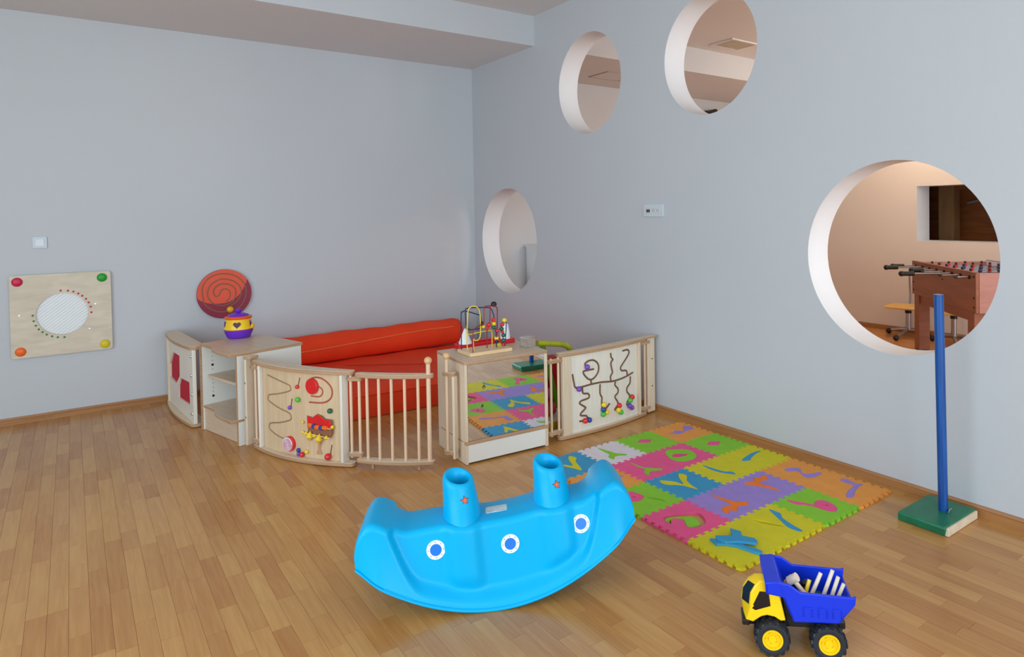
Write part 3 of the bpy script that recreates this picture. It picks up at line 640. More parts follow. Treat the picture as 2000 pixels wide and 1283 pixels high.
# --- latch post beside the mirror cabinet
lp = thing('latch_post', 'slim wooden latch post with ball top on the mirror cabinet side', 'gate post', (-1.668, -2.722, 0), R(-60))
o = MB().cyl((0, 0, .045), (0, 0, .625), .0105, 14).build('post', M_DOWEL, lp)
MB().ball((0, 0, .637), .0215, 18, 12).build('post_ball', M_BALL, o)
for z in (.062, .532): MB().prism(rrect(-.024, .062, -.020, .020, .018), z-.011, z+.011, None, 0, 1).build('bracket_plate', [M_BIRCH, M_EDGE], lp, bevel=.002)
MB().bx(.046, .062, -.018, .018, .028, .5205).build('side_board', M_BIRCH, lp, bevel=.003)

# --- bead-groove divider against the right wall
L2 = .852
p2 = thing('bead_divider', 'curved wooden divider with pale panel, looping grooves and coloured beads', 'play divider', (-.95, -2.84, 0), math.atan2(.06, .85), 'wooden play-corner dividers')
s2 = lambda d: arcy(d, L2, .030)-.004
for z0, z1 in ((.004, .028), (.543, .568)):
    MB().prism(band(L2, .040, .022, .02, .030, .02, .80), z0, z1, None, 0, 1).build('rail', [M_BIRCH, M_EDGE], p2, bevel=.004)
panel_board(L2, .030, .09, .735, .028, .543, M_BIRCHP, p2)
MB().bx(.030, .096, arcy(.06, L2, .03)-.022, arcy(.06, L2, .03)+.012, .028, .543).build('stile', M_BIRCH, p2, bevel=.003)
MB().bx(.722, .746, arcy(.73, L2, .03)-.024, arcy(.73, L2, .03)+.014, .028, .543).build('stile', M_BIRCH, p2, bevel=.003)
hinge(p2, (.815,), -.008, .050, .528, ext=.05)
hinge(p2, (-.055, .006), -.008, .062, .525)
MB().bx(.842, .918, -.014, .006, .012, .56).build('wall_board', M_BIRCH, p2, bevel=.003)
MB().prism(rrect(.79, .924, -.035, .02, .012), .556, .57, None, 0, 1).build('hinge_cap', [M_BIRCH, M_EDGE], p2, bevel=.003)
for z in (.20, .40): MB().cyl((.888, -.0155, z), (.888, -.0135, z), .005, 10).build('screw', M_DARK, p2)
for nm, q in {'main': [(0.117,0.418),(0.128,0.36),(0.139,0.327),(0.185,0.322),(0.274,0.326),(0.362,0.324),(0.475,0.312),(0.584,0.318),(0.676,0.336)],
 'circ': [(0.226,0.455),(0.22,0.472),(0.249,0.486),(0.292,0.485),(0.328,0.46),(0.338,0.426),(0.326,0.39),(0.289,0.361),(0.253,0.362),(0.218,0.392),(0.204,0.421),(0.233,0.425),(0.294,0.425)], 'stem': [(0.267,0.359),(0.271,0.332)],
 'g3': [(0.45,0.51),(0.455,0.481),(0.47,0.462),(0.451,0.441),(0.46,0.395),(0.464,0.372),(0.445,0.348),(0.45,0.322)],
 'g4': [(0.568,0.506),(0.623,0.506),(0.635,0.482),(0.606,0.449),(0.562,0.411),(0.546,0.392),(0.557,0.37),(0.604,0.362),(0.614,0.329)],
 'g5': [(0.195,0.319),(0.201,0.278),(0.244,0.267),(0.247,0.239),(0.186,0.23),(0.172,0.214),(0.214,0.184),(0.217,0.173),(0.181,0.148),(0.181,0.132),(0.223,0.123),(0.233,0.105),(0.205,0.095),(0.166,0.096)],
 'g6': [(0.348,0.312),(0.347,0.25),(0.363,0.22),(0.36,0.187),(0.365,0.137),(0.365,0.107)], 'g6b': [(0.434,0.164),(0.395,0.134)],
 'g7': [(0.494,0.303),(0.488,0.282),(0.516,0.251),(0.515,0.224),(0.486,0.201),(0.51,0.163),(0.514,0.14),(0.486,0.118),(0.482,0.105)],
 'g8': [(0.646,0.313),(0.642,0.268),(0.61,0.24),(0.609,0.211),(0.629,0.191),(0.636,0.166),(0.608,0.138),(0.605,0.116)]}.items():
    groove(p2, q, s2, .0062, M_GROOVE)
beads(p2, [(0.229,0.45,'purple'),(0.159,0.315,'purple'),(0.205,0.095,'red'),(0.24,0.094,'blue'),(0.371,0.17,'yellow'),(0.365,0.139,'blue'),(0.363,0.107,'green'),(0.395,0.116,'yellow'),(0.517,0.136,'red'),(0.507,0.106,'yellow'),(0.532,0.086,'green'),(0.651,0.168,'red'),(0.63,0.148,'green'),(0.623,0.111,'purple'),(0.645,0.094,'purple')], s2, .0185)

# --- crawl-through divider between back wall and shelf unit
L4 = .883
p4 = thing('crawl_divider', 'curved wooden divider with red fabric openings between wall and shelf unit', 'play divider', (-2.83, -.12, 0), math.atan2(-.88, .07), 'wooden play-corner dividers')
for z0, z1 in ((.004, .028), (.552, .578)):
    MB().prism(band(L4, .035, .020, .0, .075, .0, .83), z0, z1, None, 0, 1).build('rail', [M_BIRCH, M_EDGE], p4, bevel=.004)
h1 = [(0.200,0.446),(0.420,0.447),(0.412,0.292),(0.29,0.216),(0.062,0.228),(0.070,0.334)]; h2 = [(0.432,0.284),(0.727,0.301),(0.729,0.136),(0.345,0.118),(0.361,0.215)]
MB().prism([(.04, .028), (.775, .028), (.775, .552), (.04, .552)], -.006, .006, YM, holes=[h1, h2]).build('panel', M_BIRCHP, p4)
M_RCL = mat('red_cloth', (196, 16, 44), .8, var=.12, scale=25, bump=.4, bscale=120)
for h in (h1, h2):
    MB().prism(grow(h, .006), -.010, -.0065, YM).build('red_flap', M_RCL, p4)
MB().bx(.775, .868, -.012, .012, .028, .552).build('stile', M_BIRCHP, p4, bevel=.003)
MB().bx(.02, .045, -.02, .02, .028, .552).build('stile', M_BIRCH, p4, bevel=.003)
for z in (.505, .370, .235, .098): MB().ball((.835, -.015, z), .012, 12, 8, sc=(1, .6, 1)).build('screw_cap', M_CHROME, p4)

# ------------------------------------------------------------------ shelf unit
sc_ = thing('shelf_unit', 'low pale wooden shelf unit with wavy front edges and open shelves', 'cabinet', (-2.748, -1.05, 0), R(-75.0))
SWD, SD, SH = .575, .45, .605
def wave(y0, off=0):
    q = [(-.008, y0+.02+off), (.10, y0+.02+off), (.19, y0+.012+off), (.27, y0-.018+off), (.36, y0-.04+off), (.46, y0-.047+off), (SWD+.004, y0-.05+off)]
    return [(v.x, v.y) for v in catmull([(x, y, 0) for x, y in q], 5)]
MB().prism(wave(0)+[(SWD+.004, SD), (-.008, SD)], SH-.02, SH, None, 0, 1).build('top', [M_TOP, M_EDGE], sc_, bevel=.002)
MB().bx(0, .018, .02, SD-.01, .002, SH-.02).build('side_panel', M_LAM, sc_)
MB().bx(SWD-.018, SWD, .0, SD-.01, .002, SH-.02).build('side_panel', M_LAM, sc_)
MB().bx(.018, SWD-.018, SD-.02, SD-.01, .002, SH-.02).build('back_panel', M_LAM, sc_)
MB().bx(-.001, .019, .012, .0199, .002, SH-.02).build('edge_banding', M_EDGE, sc_); MB().bx(SWD-.0185, SWD, -.002, .0, .002, SH-.02).build('edge_banding', M_EDGE, sc_)
MB().bx(.018, SWD-.018, .05, SD-.02, .365, .383).build('shelf', M_TOP, sc_, bevel=.002)
MB().prism([(max(.0, x), y) for x, y in wave(0, .004)]+[(SWD-.018, SD-.02), (.0, SD-.02)], .155, .173, None, 0, 1).build('bottom_shelf', [M_TOP, M_EDGE], sc_, bevel=.002)
MB().bx(.018, SWD-.018, .03, .045, .002, .155).build('plinth_board', M_TOP, sc_)
ph = MB()
for z in (.535, .505, .475, .415, .345, .315, .285, .255): ph.cyl((.0175, .09, z), (.0186, .09, z), .0028, 8)
for z in (.445, .225): ph.cyl((.0175, .09, z), (.0188, .09, z), .0085, 12)
ph.build('peg_holes', M_DARK, sc_)

# ------------------------------------------------------------------ mirror cabinet
mc = thing('mirror_cabinet', 'low wooden cabinet with a mirror front above a white drawer', 'cabinet', (-1.603, -2.845, 0), math.atan2(-.034, .545))
CW, CD, CH = .549, .43, .610
MB().prism(rrect(-.012, CW+.010, -.004, CD, .01), CH-.018, CH, None, 0, 1).build('top', [M_TOP, M_EDGE], mc, bevel=.002)
MB().bx(-.008, .008, .0, CD-.004, .002, CH-.018).build('side_panel', M_BIRCH, mc, bevel=.001)
MB().bx(CW-.016, CW+.006, .0, CD-.004, .002, CH-.018).build('side_panel', M_BIRCH, mc, bevel=.001)
MB().bx(.008, CW-.016, CD-.02, CD-.006, .01, CH-.018).build('back_panel', M_LAM, mc)
MB().bx(-.010, CW+.008, -.006, .02, .117, .137).build('cross_rail', M_EDGE, mc, bevel=.002)
MB().bx(.008, CW-.016, -.002, .016, .012, .116).build('drawer_front', M_LAM, mc, bevel=.001)
m, nt, b = newmat('mirror_glass'); b.inputs['Base Color'].default_value = (.86, .88, .88, 1); b.inputs['Metallic'].default_value = 1; b.inputs['Roughness'].default_value = .01
MB().bx(.010, CW-.018, .002, .012, .139, CH-.020).build('mirror', m, mc)
MB().bx(-.0095, -.0078, .04, CD-.05, .128, .131).build('side_joint', M_GROOVE, mc)

# ------------------------------------------------------------------ mattress and bolster
M_OR = mat('orange_fabric', (252, 66, 16), .85, var=.07, scale=5, bump=.5, bscale=160)
ma = thing('floor_mattress', 'thick orange-red foam mattress on the floor behind the gate', 'mattress', (-2.12, -1.53, 0), R(-3))
mm = MB(); nx, ny = 40, 26; LX, LY, HZ = 1.86, 1.40, .185
def mz(i, j): return HZ+.006*math.sin(i*.55)*math.sin(j*.6+.4)-.03*(1-min(1, min(i, nx-i, j, ny-j)/1.5))**2
top = [[(LX*i/nx, LY*j/ny, mz(i, j)) for i in range(nx+1)] for j in range(ny+1)]
mm.rows(top, closed=False)
per = [top[0][i] for i in range(nx+1)]+[top[j][nx] for j in range(1, ny+1)]+[top[ny][i] for i in range(nx-1, -1, -1)]+[top[j][0] for j in range(ny-1, 0, -1)]
mm.rows([per, [(x+(.008 if x > LX-.01 else -.008 if x < .01 else 0), y+(.008 if y > LY-.01 else -.008 if y < .01 else 0), .09) for x, y, z in per], [(x, y, .004) for x, y, z in per]], closed=True)
mm.build('cover', M_OR, ma, weld=True, sharp=50)
M_SEAM = mat('orange_piping', (206, 44, 12), .8)
MB().tube([(.48+.9*t*1.18, 1.02-.66*t+.0, HZ+.003) for t in [i/20 for i in range(21)]], .003, 6).build('seam', M_SEAM, ma)
MB().tube([(.30+.12*i, -.002, HZ-.022) for i in range(14)], .003, 6).build('front_seam', M_SEAM, ma)
bo = thing('bolster', 'long orange-red roll bolster lying on the mattress against the back wall', 'bolster', (-2.33, -.215, .302), 0)
rr = []; BLn = 2.03; n = 60
for i in range(n+1):
    x = BLn*i/n; e = min(x, BLn-x); k = math.sqrt(max(0, 1-(1-min(1, e/.055))**2)) if e < .055 else 1
    wob = .004*math.sin(x*9)+.003*math.sin(x*23+1)
    r = (.138+wob)*max(k, .02)
    rr.append([(x, r*math.cos(2*PI*j/32), max(-.1105, r*math.sin(2*PI*j/32)*.97-.004)) for j in range(32)])
MB().rows(rr, caps=True).build('roll', M_OR, bo, sharp=60)
pp = []
for i in range(4, 57):
    x = BLn*i/n; t = i/n; a = R(180)-R(6+26*ss(.15, .85, t)); r = .1405+.004*math.sin(x*9)+.003*math.sin(x*23+1)
    pp.append((x, r*math.cos(a), r*math.sin(a)*.97-.004))
MB().tube(pp, .0045, 6).build('piping', mat('pale_orange_piping', (246, 132, 78), .8), bo)

# ------------------------------------------------------------------ shape sorter pot
po = thing('shape_sorter_pot', 'purple and yellow shape-sorter pot with orange rim on the shelf unit', 'toy pot', (-2.47, -.97, .6055), R(-32))
M_PU = mat('pot_purple', (112, 44, 196), .32, var=.03); M_PY = mat('pot_yellow', (250, 200, 24), .35, var=.03); M_PO = mat('pot_orange', (244, 92, 20), .35); M_PD = mat('pot_dark', (74, 22, 46), .4)
MB().lathe([(.070, 0), (.078, .006), (.094, .045), (.097, .060), (.090, .064), (.001, .064)], None, 32).build('bowl', M_PU, po)
MB().lathe([(.090, .060), (.097, .068), (.094, .085), (.086, .120), (.080, .138), (.076, .140)], None, 32).build('body', M_PY, po)
MB().lathe([(.076, .138), (.088, .140), (.092, .148), (.088, .156), (.072, .159), (.07, .150)], None, 32).build('rim', M_PO, po)
ld = MB().lathe([(.074, .156), (.066, .168), (.040, .178), (.018, .182), (.012, .184)], None, 28).build('lid', M_PU, po)
MB().lathe([(.010, .180), (.019, .188), (.022, .198), (.017, .208), (.002, .212)], None, 18).build('lid_knob', M_PU, ld)
def onpot(poly, ang, zc, name, m):
    def wr(d): return [((.0875-.10*(z)/2.0+.004+d)*math.cos(ang+x/.09), (.0875-.10*(z)/2.0+.004+d)*math.sin(ang+x/.09), zc+z) for x, z in poly]
    MB().rows([wr(-.008), wr(.0025)], smooth=False, caps=True).build(name, m, po)
heart = [(.026*.62*math.sin(t)**3*1.55, .0016*(13*math.cos(t)-5*math.cos(2*t)-2*math.cos(3*t)-math.cos(4*t))) for t in [2*PI*i/24 for i in range(24)]]
onpot(heart, R(-75), .102, 'heart_hole', M_PD)
onpot([(-.014, -.02), (.016, -.02), (-.006, .022)], R(-8), .104, 'triangle_hole', mat('pot_violet', (82, 30, 120), .4))
onpot([(-.015, -.018), (.015, -.018), (.015, .018), (-.015, .018)], R(-148), .104, 'square_hole', mat('pot_violet', (82, 30, 120), .4))
MB().ball((.098*math.cos(R(0)), .098*math.sin(R(0)), .082), .020, 12, 8, sc=(.6, 1.2, 1)).build('handle', M_PY, po)

# ------------------------------------------------------------------ bead maze
bm_ = thing('bead_maze', 'wire bead maze with coloured loops on a wooden board on the mirror cabinet', 'bead maze', (-1.37, -2.657, .6105), R(-2))
MB().bx(-.146, .146, -.092, .092, 0, .022).build('board', wood('maze_board', (226, 188, 142), (240, 208, 164), (4, 40, 40), .4, amt=.6), bm_, bevel=.003)
M_WB = mat('wire_navy', (34, 30, 84), .4); M_WR = mat('wire_red', (150, 22, 46), .4); M_WY = mat('wire_yellow', (244, 206, 60), .4)
def loc_(q, yv): 
    n_ = len(q)
    out = []
    for i, (x, z) in enumerate(q):
        y = yv[0]+(yv[1]-yv[0])*i/(n_-1); out.append((x+1.37, y, z-.6105))
    return out
def wire(nm, q, yv, m):
    pts = loc_(q, yv); MB().tube(catmull(pts, 4), .0034, 8).build(nm, m, bm_)
wire('navy_wire', [(-1.500,.625),(-1.500,.846),(-1.493,.866),(-1.474,.872),(-1.396,.844),(-1.377,.832),(-1.371,.808),(-1.373,.774),(-1.391,.755),(-1.425,.754),(-1.462,.758),(-1.483,.776),(-1.488,.799),(-1.493,.881),(-1.482,.893),(-1.463,.896),(-1.345,.887),(-1.320,.874),(-1.311,.851),(-1.304,.812),(-1.303,.755),(-1.297,.716),(-1.297,.625)], (.065, -.02), M_WB)
wire('navy_wire', [(-1.238,.625),(-1.225,.752),(-1.224,.785),(-1.228,.800),(-1.243,.786),(-1.257,.741),(-1.243,.701),(-1.242,.625)], (-.02, .0), M_WB)
wire('red_wire', [(-1.490,.625),(-1.484,.754),(-1.461,.778),(-1.434,.790),(-1.400,.800),(-1.392,.882),(-1.379,.901),(-1.328,.900),(-1.298,.891),(-1.285,.867),(-1.285,.752),(-1.289,.625)], (-.076, .0), M_WR)
wire('red_wire', [(-1.337,.899),(-1.341,.782),(-1.355,.761),(-1.355,.625)], (-.02, .0), M_WR)
wire('yellow_wire', [(-1.488,.625),(-1.494,.703),(-1.488,.821),(-1.482,.884),(-1.463,.904),(-1.438,.905),(-1.413,.884),(-1.404,.834),(-1.406,.729),(-1.420,.697),(-1.443,.692),(-1.457,.700),(-1.457,.625)], (.0, -.02), M_WY)
wire('yellow_wire', [(-1.491,.790),(-1.479,.734),(-1.417,.736),(-1.327,.738),(-1.31,.715),(-1.31,.625)], (.0, .02), M_WY)
bl = [(-1.306,.906,'black',.019),(-1.310,.807,'red',.0145),(-1.309,.782,'yellow',.0145),(-1.309,.759,'dgreen',.0145),(-1.343,.780,'red',.0165),(-1.355,.761,'red',.012),(-1.392,.793,'black',.015),(-1.382,.771,'yellow',.012),(-1.232,.796,'yellow',.016),(-1.248,.770,'red',.0145),(-1.253,.743,'dgreen',.0145),(-1.247,.722,'red',.012),(-1.241,.701,'dgreen',.0145),(-1.242,.668,'dgreen',.0145),(-1.242,.643,'red',.011),(-1.286,.735,'red',.0155),(-1.291,.688,'yellow',.0155),(-1.289,.706,'red',.011),(-1.290,.664,'black',.013)]
for x, z, c, r in bl:
    MB().ball((x+1.37, -.008, z-.6105), r, 14, 9, sc=(1, 1, .9)).build('bead', M_BLACK if c == 'black' else bead(c), bm_)
MB().bx(.076, .104, -.022, .006, .0222, .046).build('cube_bead', mat('olive_bead', (186, 178, 40), .4), bm_, bevel=.004)
rt_ = thing('red_cone_tray', 'red plastic tray with two white cones behind the bead maze', 'toy', (-1.265, -2.475, .6105), R(-3))
MB().prism(rrect(-.205, .205, -.038, .045, .012), 0, .030).build('tray', mat('tray_red', (214, 26, 36), .35), rt_, bevel=.004)
MB().prism(rrect(-.19, .19, .00, .040, .01), .0305, .040).build('tray_ridge', mat('tray_red', (214, 26, 36), .35), rt_, bevel=.003)
for cx, r0, r1, hh in ((-.145, .044, .004, .098), (.145, .036, .018, .100)):
    MB().lathe([(r0, 0), (r0*.97, .006), (r1+.006, hh-.012), (r1, hh-.002), (r1*.5, hh), (.0005, hh)], Matrix.Translation((cx, -.002, .0305 if False else .0305)), 24).build('cone', M_WHITE, rt_)
gb = thing('clear_box', 'small clear plastic box on the right end of the mirror cabinet', 'box', (-1.078, -2.70, .6105), R(8))
m, nt, b = newmat('clear_plastic'); b.inputs['Base Color'].default_value = (.97, .93, .86, 1); b.inputs['Transmission Weight'].default_value = .92; b.inputs['Roughness'].default_value = .06; b.inputs['IOR'].default_value = 1.25
k = .036
for nm, a in (('wall', (-k, k, -k, -k+.003, 0, .058)), ('wall', (-k, k, k-.003, k, 0, .058)), ('wall', (-k, -k+.003, -k+.003, k-.003, 0, .058)), ('wall', (k-.003, k, -k+.003, k-.003, 0, .058)), ('base', (-k+.003, k-.003, -k+.003, k-.003, 0, .004)), ('lid', (-k-.001, k+.001, -k-.001, k+.001, .0582, .064))):
    MB().bx(*a).build(nm, m, gb)

# ------------------------------------------------------------------ toys piled behind the bead divider
t_ = MB().tube(catmull([(-.875, -2.50, .578), (-.84, -2.50, .572), (-.78, -2.505, .562), (-.72, -2.51, .553), (-.66, -2.52, .540), (-.62, -2.53, .51), (-.605, -2.53, .44), (-.60, -2.53, .20), (-.60, -2.53, .003)], 5), .020, 14).build('foam_noodle', mat('noodle', (176, 176, 30), .7, var=.25, scale=14), None)
tag(t_, 'yellow-green bent foam tube peeking above the bead divider', 'foam tube')
o = MB().prism(rrect(-.2, .2, 0, .43, .02), -.05, .05, Matrix.Translation((-.80, -2.36, .003)) @ Matrix.Rotation(R(90), 4, 'X')).build('red_foam_block', mat('red_foam', (206, 30, 26), .7), None, bevel=.006)
tag(o, 'red foam block standing on edge behind the bead divider', 'foam block')
o = MB().prism([(-.02, 0), (.02, 0), (.02, .56), (-.02, .56)], -.006, .006, Matrix.Translation((-.66, -2.47, .004)) @ Matrix.Rotation(R(-12), 4, 'Y') @ Matrix.Rotation(R(84), 4, 'X')).build('green_slat', mat('green_slat', (112, 178, 34), .6), None)
tag(o, 'green strip leaning against the red foam block behind the divider', 'strip')
for i, (c, r, col_, lab) in enumerate((((-.905, -2.60, .248), .062, (206, 84, 130), 'pink cloth bundle on the yellow toy box behind the spindles, upper one'), ((-.86, -2.61, .144), .058, (204, 70, 84), 'rose red cloth bundle on the yellow toy box behind the spindles, lower one'))):
    mbb = MB(); rows = []
    for a in range(13):
        th = PI*a/12; rows.append([(r*max(math.sin(th), .01)*math.cos(2*PI*j/24)*(1+.12*math.sin(3*2*PI*j/24+a)), r*.8*max(math.sin(th), .01)*math.sin(2*PI*j/24), -r*.85*math.cos(th)*(1+.06*math.sin(5*2*PI*j/24))) for j in range(24)])
    o = mbb.rows(rows, caps=True).build('cloth_bundle', mat('cloth_%d' % i, col_, .85, var=.3, scale=22, bump=.5, bscale=50), None, c)
    tag(o, lab, 'cloth bundle', 'cloth bundles behind the divider')
tb = thing('toy_box', 'yellow toy box with pale rim behind the spindles of the bead divider', 'box', (-.86, -2.60, 0), R(3))
MB().bx(-.15, .15, -.10, .10, .003, .075).build('box_body', mat('box_yellow', (214, 178, 34), .5), tb, bevel=.004)
MB().bx(-.156, .156, -.106, .106, .0755, .092).build('box_rim', M_BIRCHP, tb, bevel=.003)

# ------------------------------------------------------------------ things on the back wall
wd = thing('spiral_wall_disc', 'round orange and maroon wall disc with a spiral groove and yellow bead', 'wall toy', (-2.404, 0, .836))
MB().prism(circ(0, 0, .208, 72), .010, .030, YM).prism(circ(0, 0, .03, 16), 0.0005, .010, YM).build('disc', mat('maroon_paint', (142, 14, 54), .45, var=.05), wd, bevel=.002)
bound = [(-2.61,.81),(-2.563,.78),(-2.513,.763),(-2.447,.757),(-2.38,.763),(-2.316,.798),(-2.273,.847),(-2.245,.903),(-2.231,.941)]
bp_ = [(v.x, v.z) for v in catmull([(x+2.404, 0, z-.836) for x, z in bound], 5)]
a0 = math.atan2(bp_[-1][1], bp_[-1][0]); a1 = math.atan2(bp_[0][1], bp_[0][0])+2*PI if math.atan2(bp_[0][1], bp_[0][0]) < 0 else math.atan2(bp_[0][1], bp_[0][0])
arc = [(.2075*math.cos(a0+(a1-a0)*i/40), .2075*math.sin(a0+(a1-a0)*i/40)) for i in range(1, 40)]
MB().prism([q for q in bp_ if math.hypot(*q) < .2075]+arc, .030, .0315, YM).build('orange_field', mat('disc_orange', (232, 78, 44), .45, var=.05), wd)
SPI = [(0.008,-0.066),(0.035,-0.039),(0.042,0.001),(0.027,0.034),(-0.004,0.042),(-0.028,0.03),(-0.041,-0.003),(-0.065,-0.016),(-0.083,0.012),(-0.076,0.051),(-0.044,0.08),(0.007,0.085),(0.059,0.064),(0.085,0.021),(0.077,-0.037),(0.045,-0.081),(-0.018,-0.098),(-0.084,-0.077),(-0.123,-0.025),(-0.127,0.032),(-0.1,0.088),(-0.043,0.123),(0.018,0.124),(0.08,0.097),(0.121,0.047),(0.125,-0.012),(0.097,-0.068),(0.044,-0.104)]
SPO = [(0.096,-0.138),(0.139,-0.09),(0.165,-0.016),(0.161,0.05),(0.123,0.117),(0.061,0.159),(-0.017,0.173),(-0.088,0.158),(-0.14,0.119),(-0.166,0.059),(-0.165,0.002),(-0.154,-0.068),(-0.11,-0.118),(-0.05,-0.147),(0.006,-0.15),(0.036,-0.135)]
for sq in (SPI, SPO): MB().tube(catmull([(x, -.0312, z) for x, z in sq], 5), .0052, 6).build('spiral_groove', mat('spiral_groove', (150, 104, 72), .7), wd)
MB().ball((.036, -.044, -.135), .028, 18, 12).build('sliding_bead', mat('bead_mustard', (236, 186, 36), .35), wd)

pn = thing('wall_play_panel', 'square plywood wall panel with round hole and coloured corner buttons', 'wall toy', (-3.494, 0, .781))
MB().prism(rrect(-.302, .302, -.303, .303, .022), .010, .026, YM, 0, 1, [circ(.0, .0, .157, 64)], smooth=False).build('board', [wood('panel_board', (206, 190, 168), (226, 212, 190), (6, 6, 22), .55, amt=.8), M_EDGE], pn)
MB().prism(circ(0, 0, .165, 48), .001, .0095, YM).build('white_backing', M_WHITE, pn)
rg = MB()
for i in range(-8, 9):
    c = i*.018; hl = math.sqrt(max(0, .153**2-c*c))
    if hl > .02:
        ux, uz = math.cos(R(40)), math.sin(R(40)); nx_, nz_ = -uz, ux
        rg.tube([(nx_*c-ux*hl, -.0105, nz_*c-uz*hl), (nx_*c+ux*hl, -.0105, nz_*c+uz*hl)], .0028, 6)
rg.build('ridges', M_WHITE, pn)
for (x, z), c in (((-.256, .255), 'crimson'), ((.247, .254), 'leaf'), ((-.249, -.256), 'tangerine'), ((.254, -.260), 'mustard')):
    MB().ball((x, -.0262, z), .033, 20, 10, sc=(1, .45, 1)).build('button', mat('button_'+c, {'crimson': (206, 24, 74), 'leaf': (24, 160, 40), 'tangerine': (246, 104, 24), 'mustard': (220, 196, 30)}[c], .4), pn)
for c, q in (('red', [(-3.501,.955),(-3.458,.951),(-3.425,.941),(-3.396,.924),(-3.372,.904),(-3.35,.88),(-3.334,.85),(-3.323,.816),(-3.319,.773)]), ('green', [(-3.668,.784),(-3.663,.742),(-3.652,.708),(-3.636,.679),(-3.615,.656),(-3.591,.635),(-3.56,.618),(-3.527,.607),(-3.487,.603)])):
    for x, z in q:
        MB().cyl((x+3.494, -.0255, z-.781), (x+3.494, -.0275, z-.781), .0075, 12).build('dot', mat('dot_'+c, (190, 20, 40) if c == 'red' else (60, 120, 50), .5), pn)
for x, z in ((-.25, .01), (.20, .055), (.16, -.13)): MB().cyl((x, -.0255, z), (x, -.0266, z), .005, 10).build('screw', M_STEEL, pn)

M_SW = mat('switch_plastic', (206, 212, 218), .4, var=.01)
ls = thing('light_switch', 'white square light switch on the back wall above the play panel', 'light switch', (-3.614, 0, 1.319))
MB().prism(rrect(-.043, .043, -.043, .043, .006), .0003, .010, YM)  .build('plate', M_SW, ls, bevel=.002)
MB().prism(rrect(-.026, .026, -.026, .026, .004), .0102, .0145, YM).build('rocker', mat('rocker_plastic', (222, 226, 230), .35), ls, bevel=.0015)

ol = thing('wall_socket', 'white triple wall socket plate on the right wall between the round openings', 'socket', (0, -2.767, 1.484))
PX = Matrix(((0, 0, -1, 0), (1, 0, 0, 0), (0, 1, 0, 0), (0, 0, 0, 1)))    # outline in YZ, growing into the room
MB().prism(rrect(-.104, .104, -.046, .046, .006), .0003, .010, PX).build('plate', M_SW, ol, bevel=.002)
MB().prism(rrect(.028, .076, -.024, .022, .003), .0101, .0125, PX).build('data_module', mat('socket_grey', (206, 206, 206), .4), ol)
for y in (.060, .040): MB().prism(rrect(y-.0075, y+.0075, -.013, .009, .002), .0120, .0132, PX).build('data_port', M_DARK, ol)
for y in (-.002, -.048):
    o = MB().lathe([(.021, .010), (.021, .0125), (.0185, .0125), (.0175, .0105), (.001, .0105)], Matrix.Translation((0, y, -.002)) @ PX, 24).build('socket_well', mat('socket_grey', (206, 206, 206), .4), ol)
    MB().cyl((-.0104, y-.007, -.002), (-.0112, y-.007, -.002), .0028, 8).cyl((-.0104, y+.007, -.002), (-.0112, y+.007, -.002), .0028, 8).build('pin_holes', M_DARK, o)

# ------------------------------------------------------------------ next room, seen through the round openings
M_FW = wood('foosball_wood', (140, 80, 50), (168, 102, 68), (2, 2, 18), .4, amt=.7)
M_FE = wood('foosball_end', (176, 120, 108), (196, 142, 128), (3, 3, 26), .4, amt=.7)
FY = math.atan2(-1.02, -.97)
ft = thing('foosball_table', 'brown wooden football table with steel rods seen through the large round opening', 'foosball table', (3.59, -2.88, 0), FY)
FLn, FWd = 1.408, .76
MB().bx(0, FLn, 0, .03, .575, .92).build('side_board', M_FW, ft, bevel=.004)
MB().bx(0, FLn, FWd-.03, FWd, .575, .92).build('side_board', M_FW, ft, bevel=.004)
MB().bx(0, .03, .03, FWd-.03, .575, .905).build('end_board', M_FE, ft)
MB().bx(FLn-.03, FLn+.002, .03, FWd-.03, .575, .915).build('end_board', M_FE, ft)
MB().bx(.03, FLn-.03, .03, FWd-.03, .78, .80).build('playing_field', mat('field_white', (214, 216, 236), .5), ft)
MB().bx(.03, FLn-.03, FWd-.040, FWd-.031, .80, .915).build('inner_wall', mat('field_white', (214, 216, 236), .5), ft)
for x in (.045, FLn-.16):
    for y in (.0, FWd-.12):
        o = MB().bx(x, x+.12, y+.006, y+.114, .012, .575).build('leg', M_FW, ft, bevel=.003)
        MB().bx(x+.002, x+.118, y+.008, y+.112, 0, .012).build('foot', M_BLACK, o)
MB().bx(.17, FLn-.17, .02, .04, .49, .575).build('apron', M_FW, ft)
bolts = MB()
for x, z in ((.04, .62), (.04, .70), (.04, .85), (.75, .80), (FLn-.03, .62), (FLn-.03, .88), (FLn-.03, .70)): bolts.cyl((x, -.003, z), (x, .001, z), .009, 8)
bolts.build('bolts', M_DARK, ft)
player = None
lenL = [.12, .24, .16, .12, .18, .33, .16, .10]; hasL = [0, 1, 1, 0, 0, 1, 0, 0]
hasL = [1, 1, 0, 1, 0, 1, 0, 0]
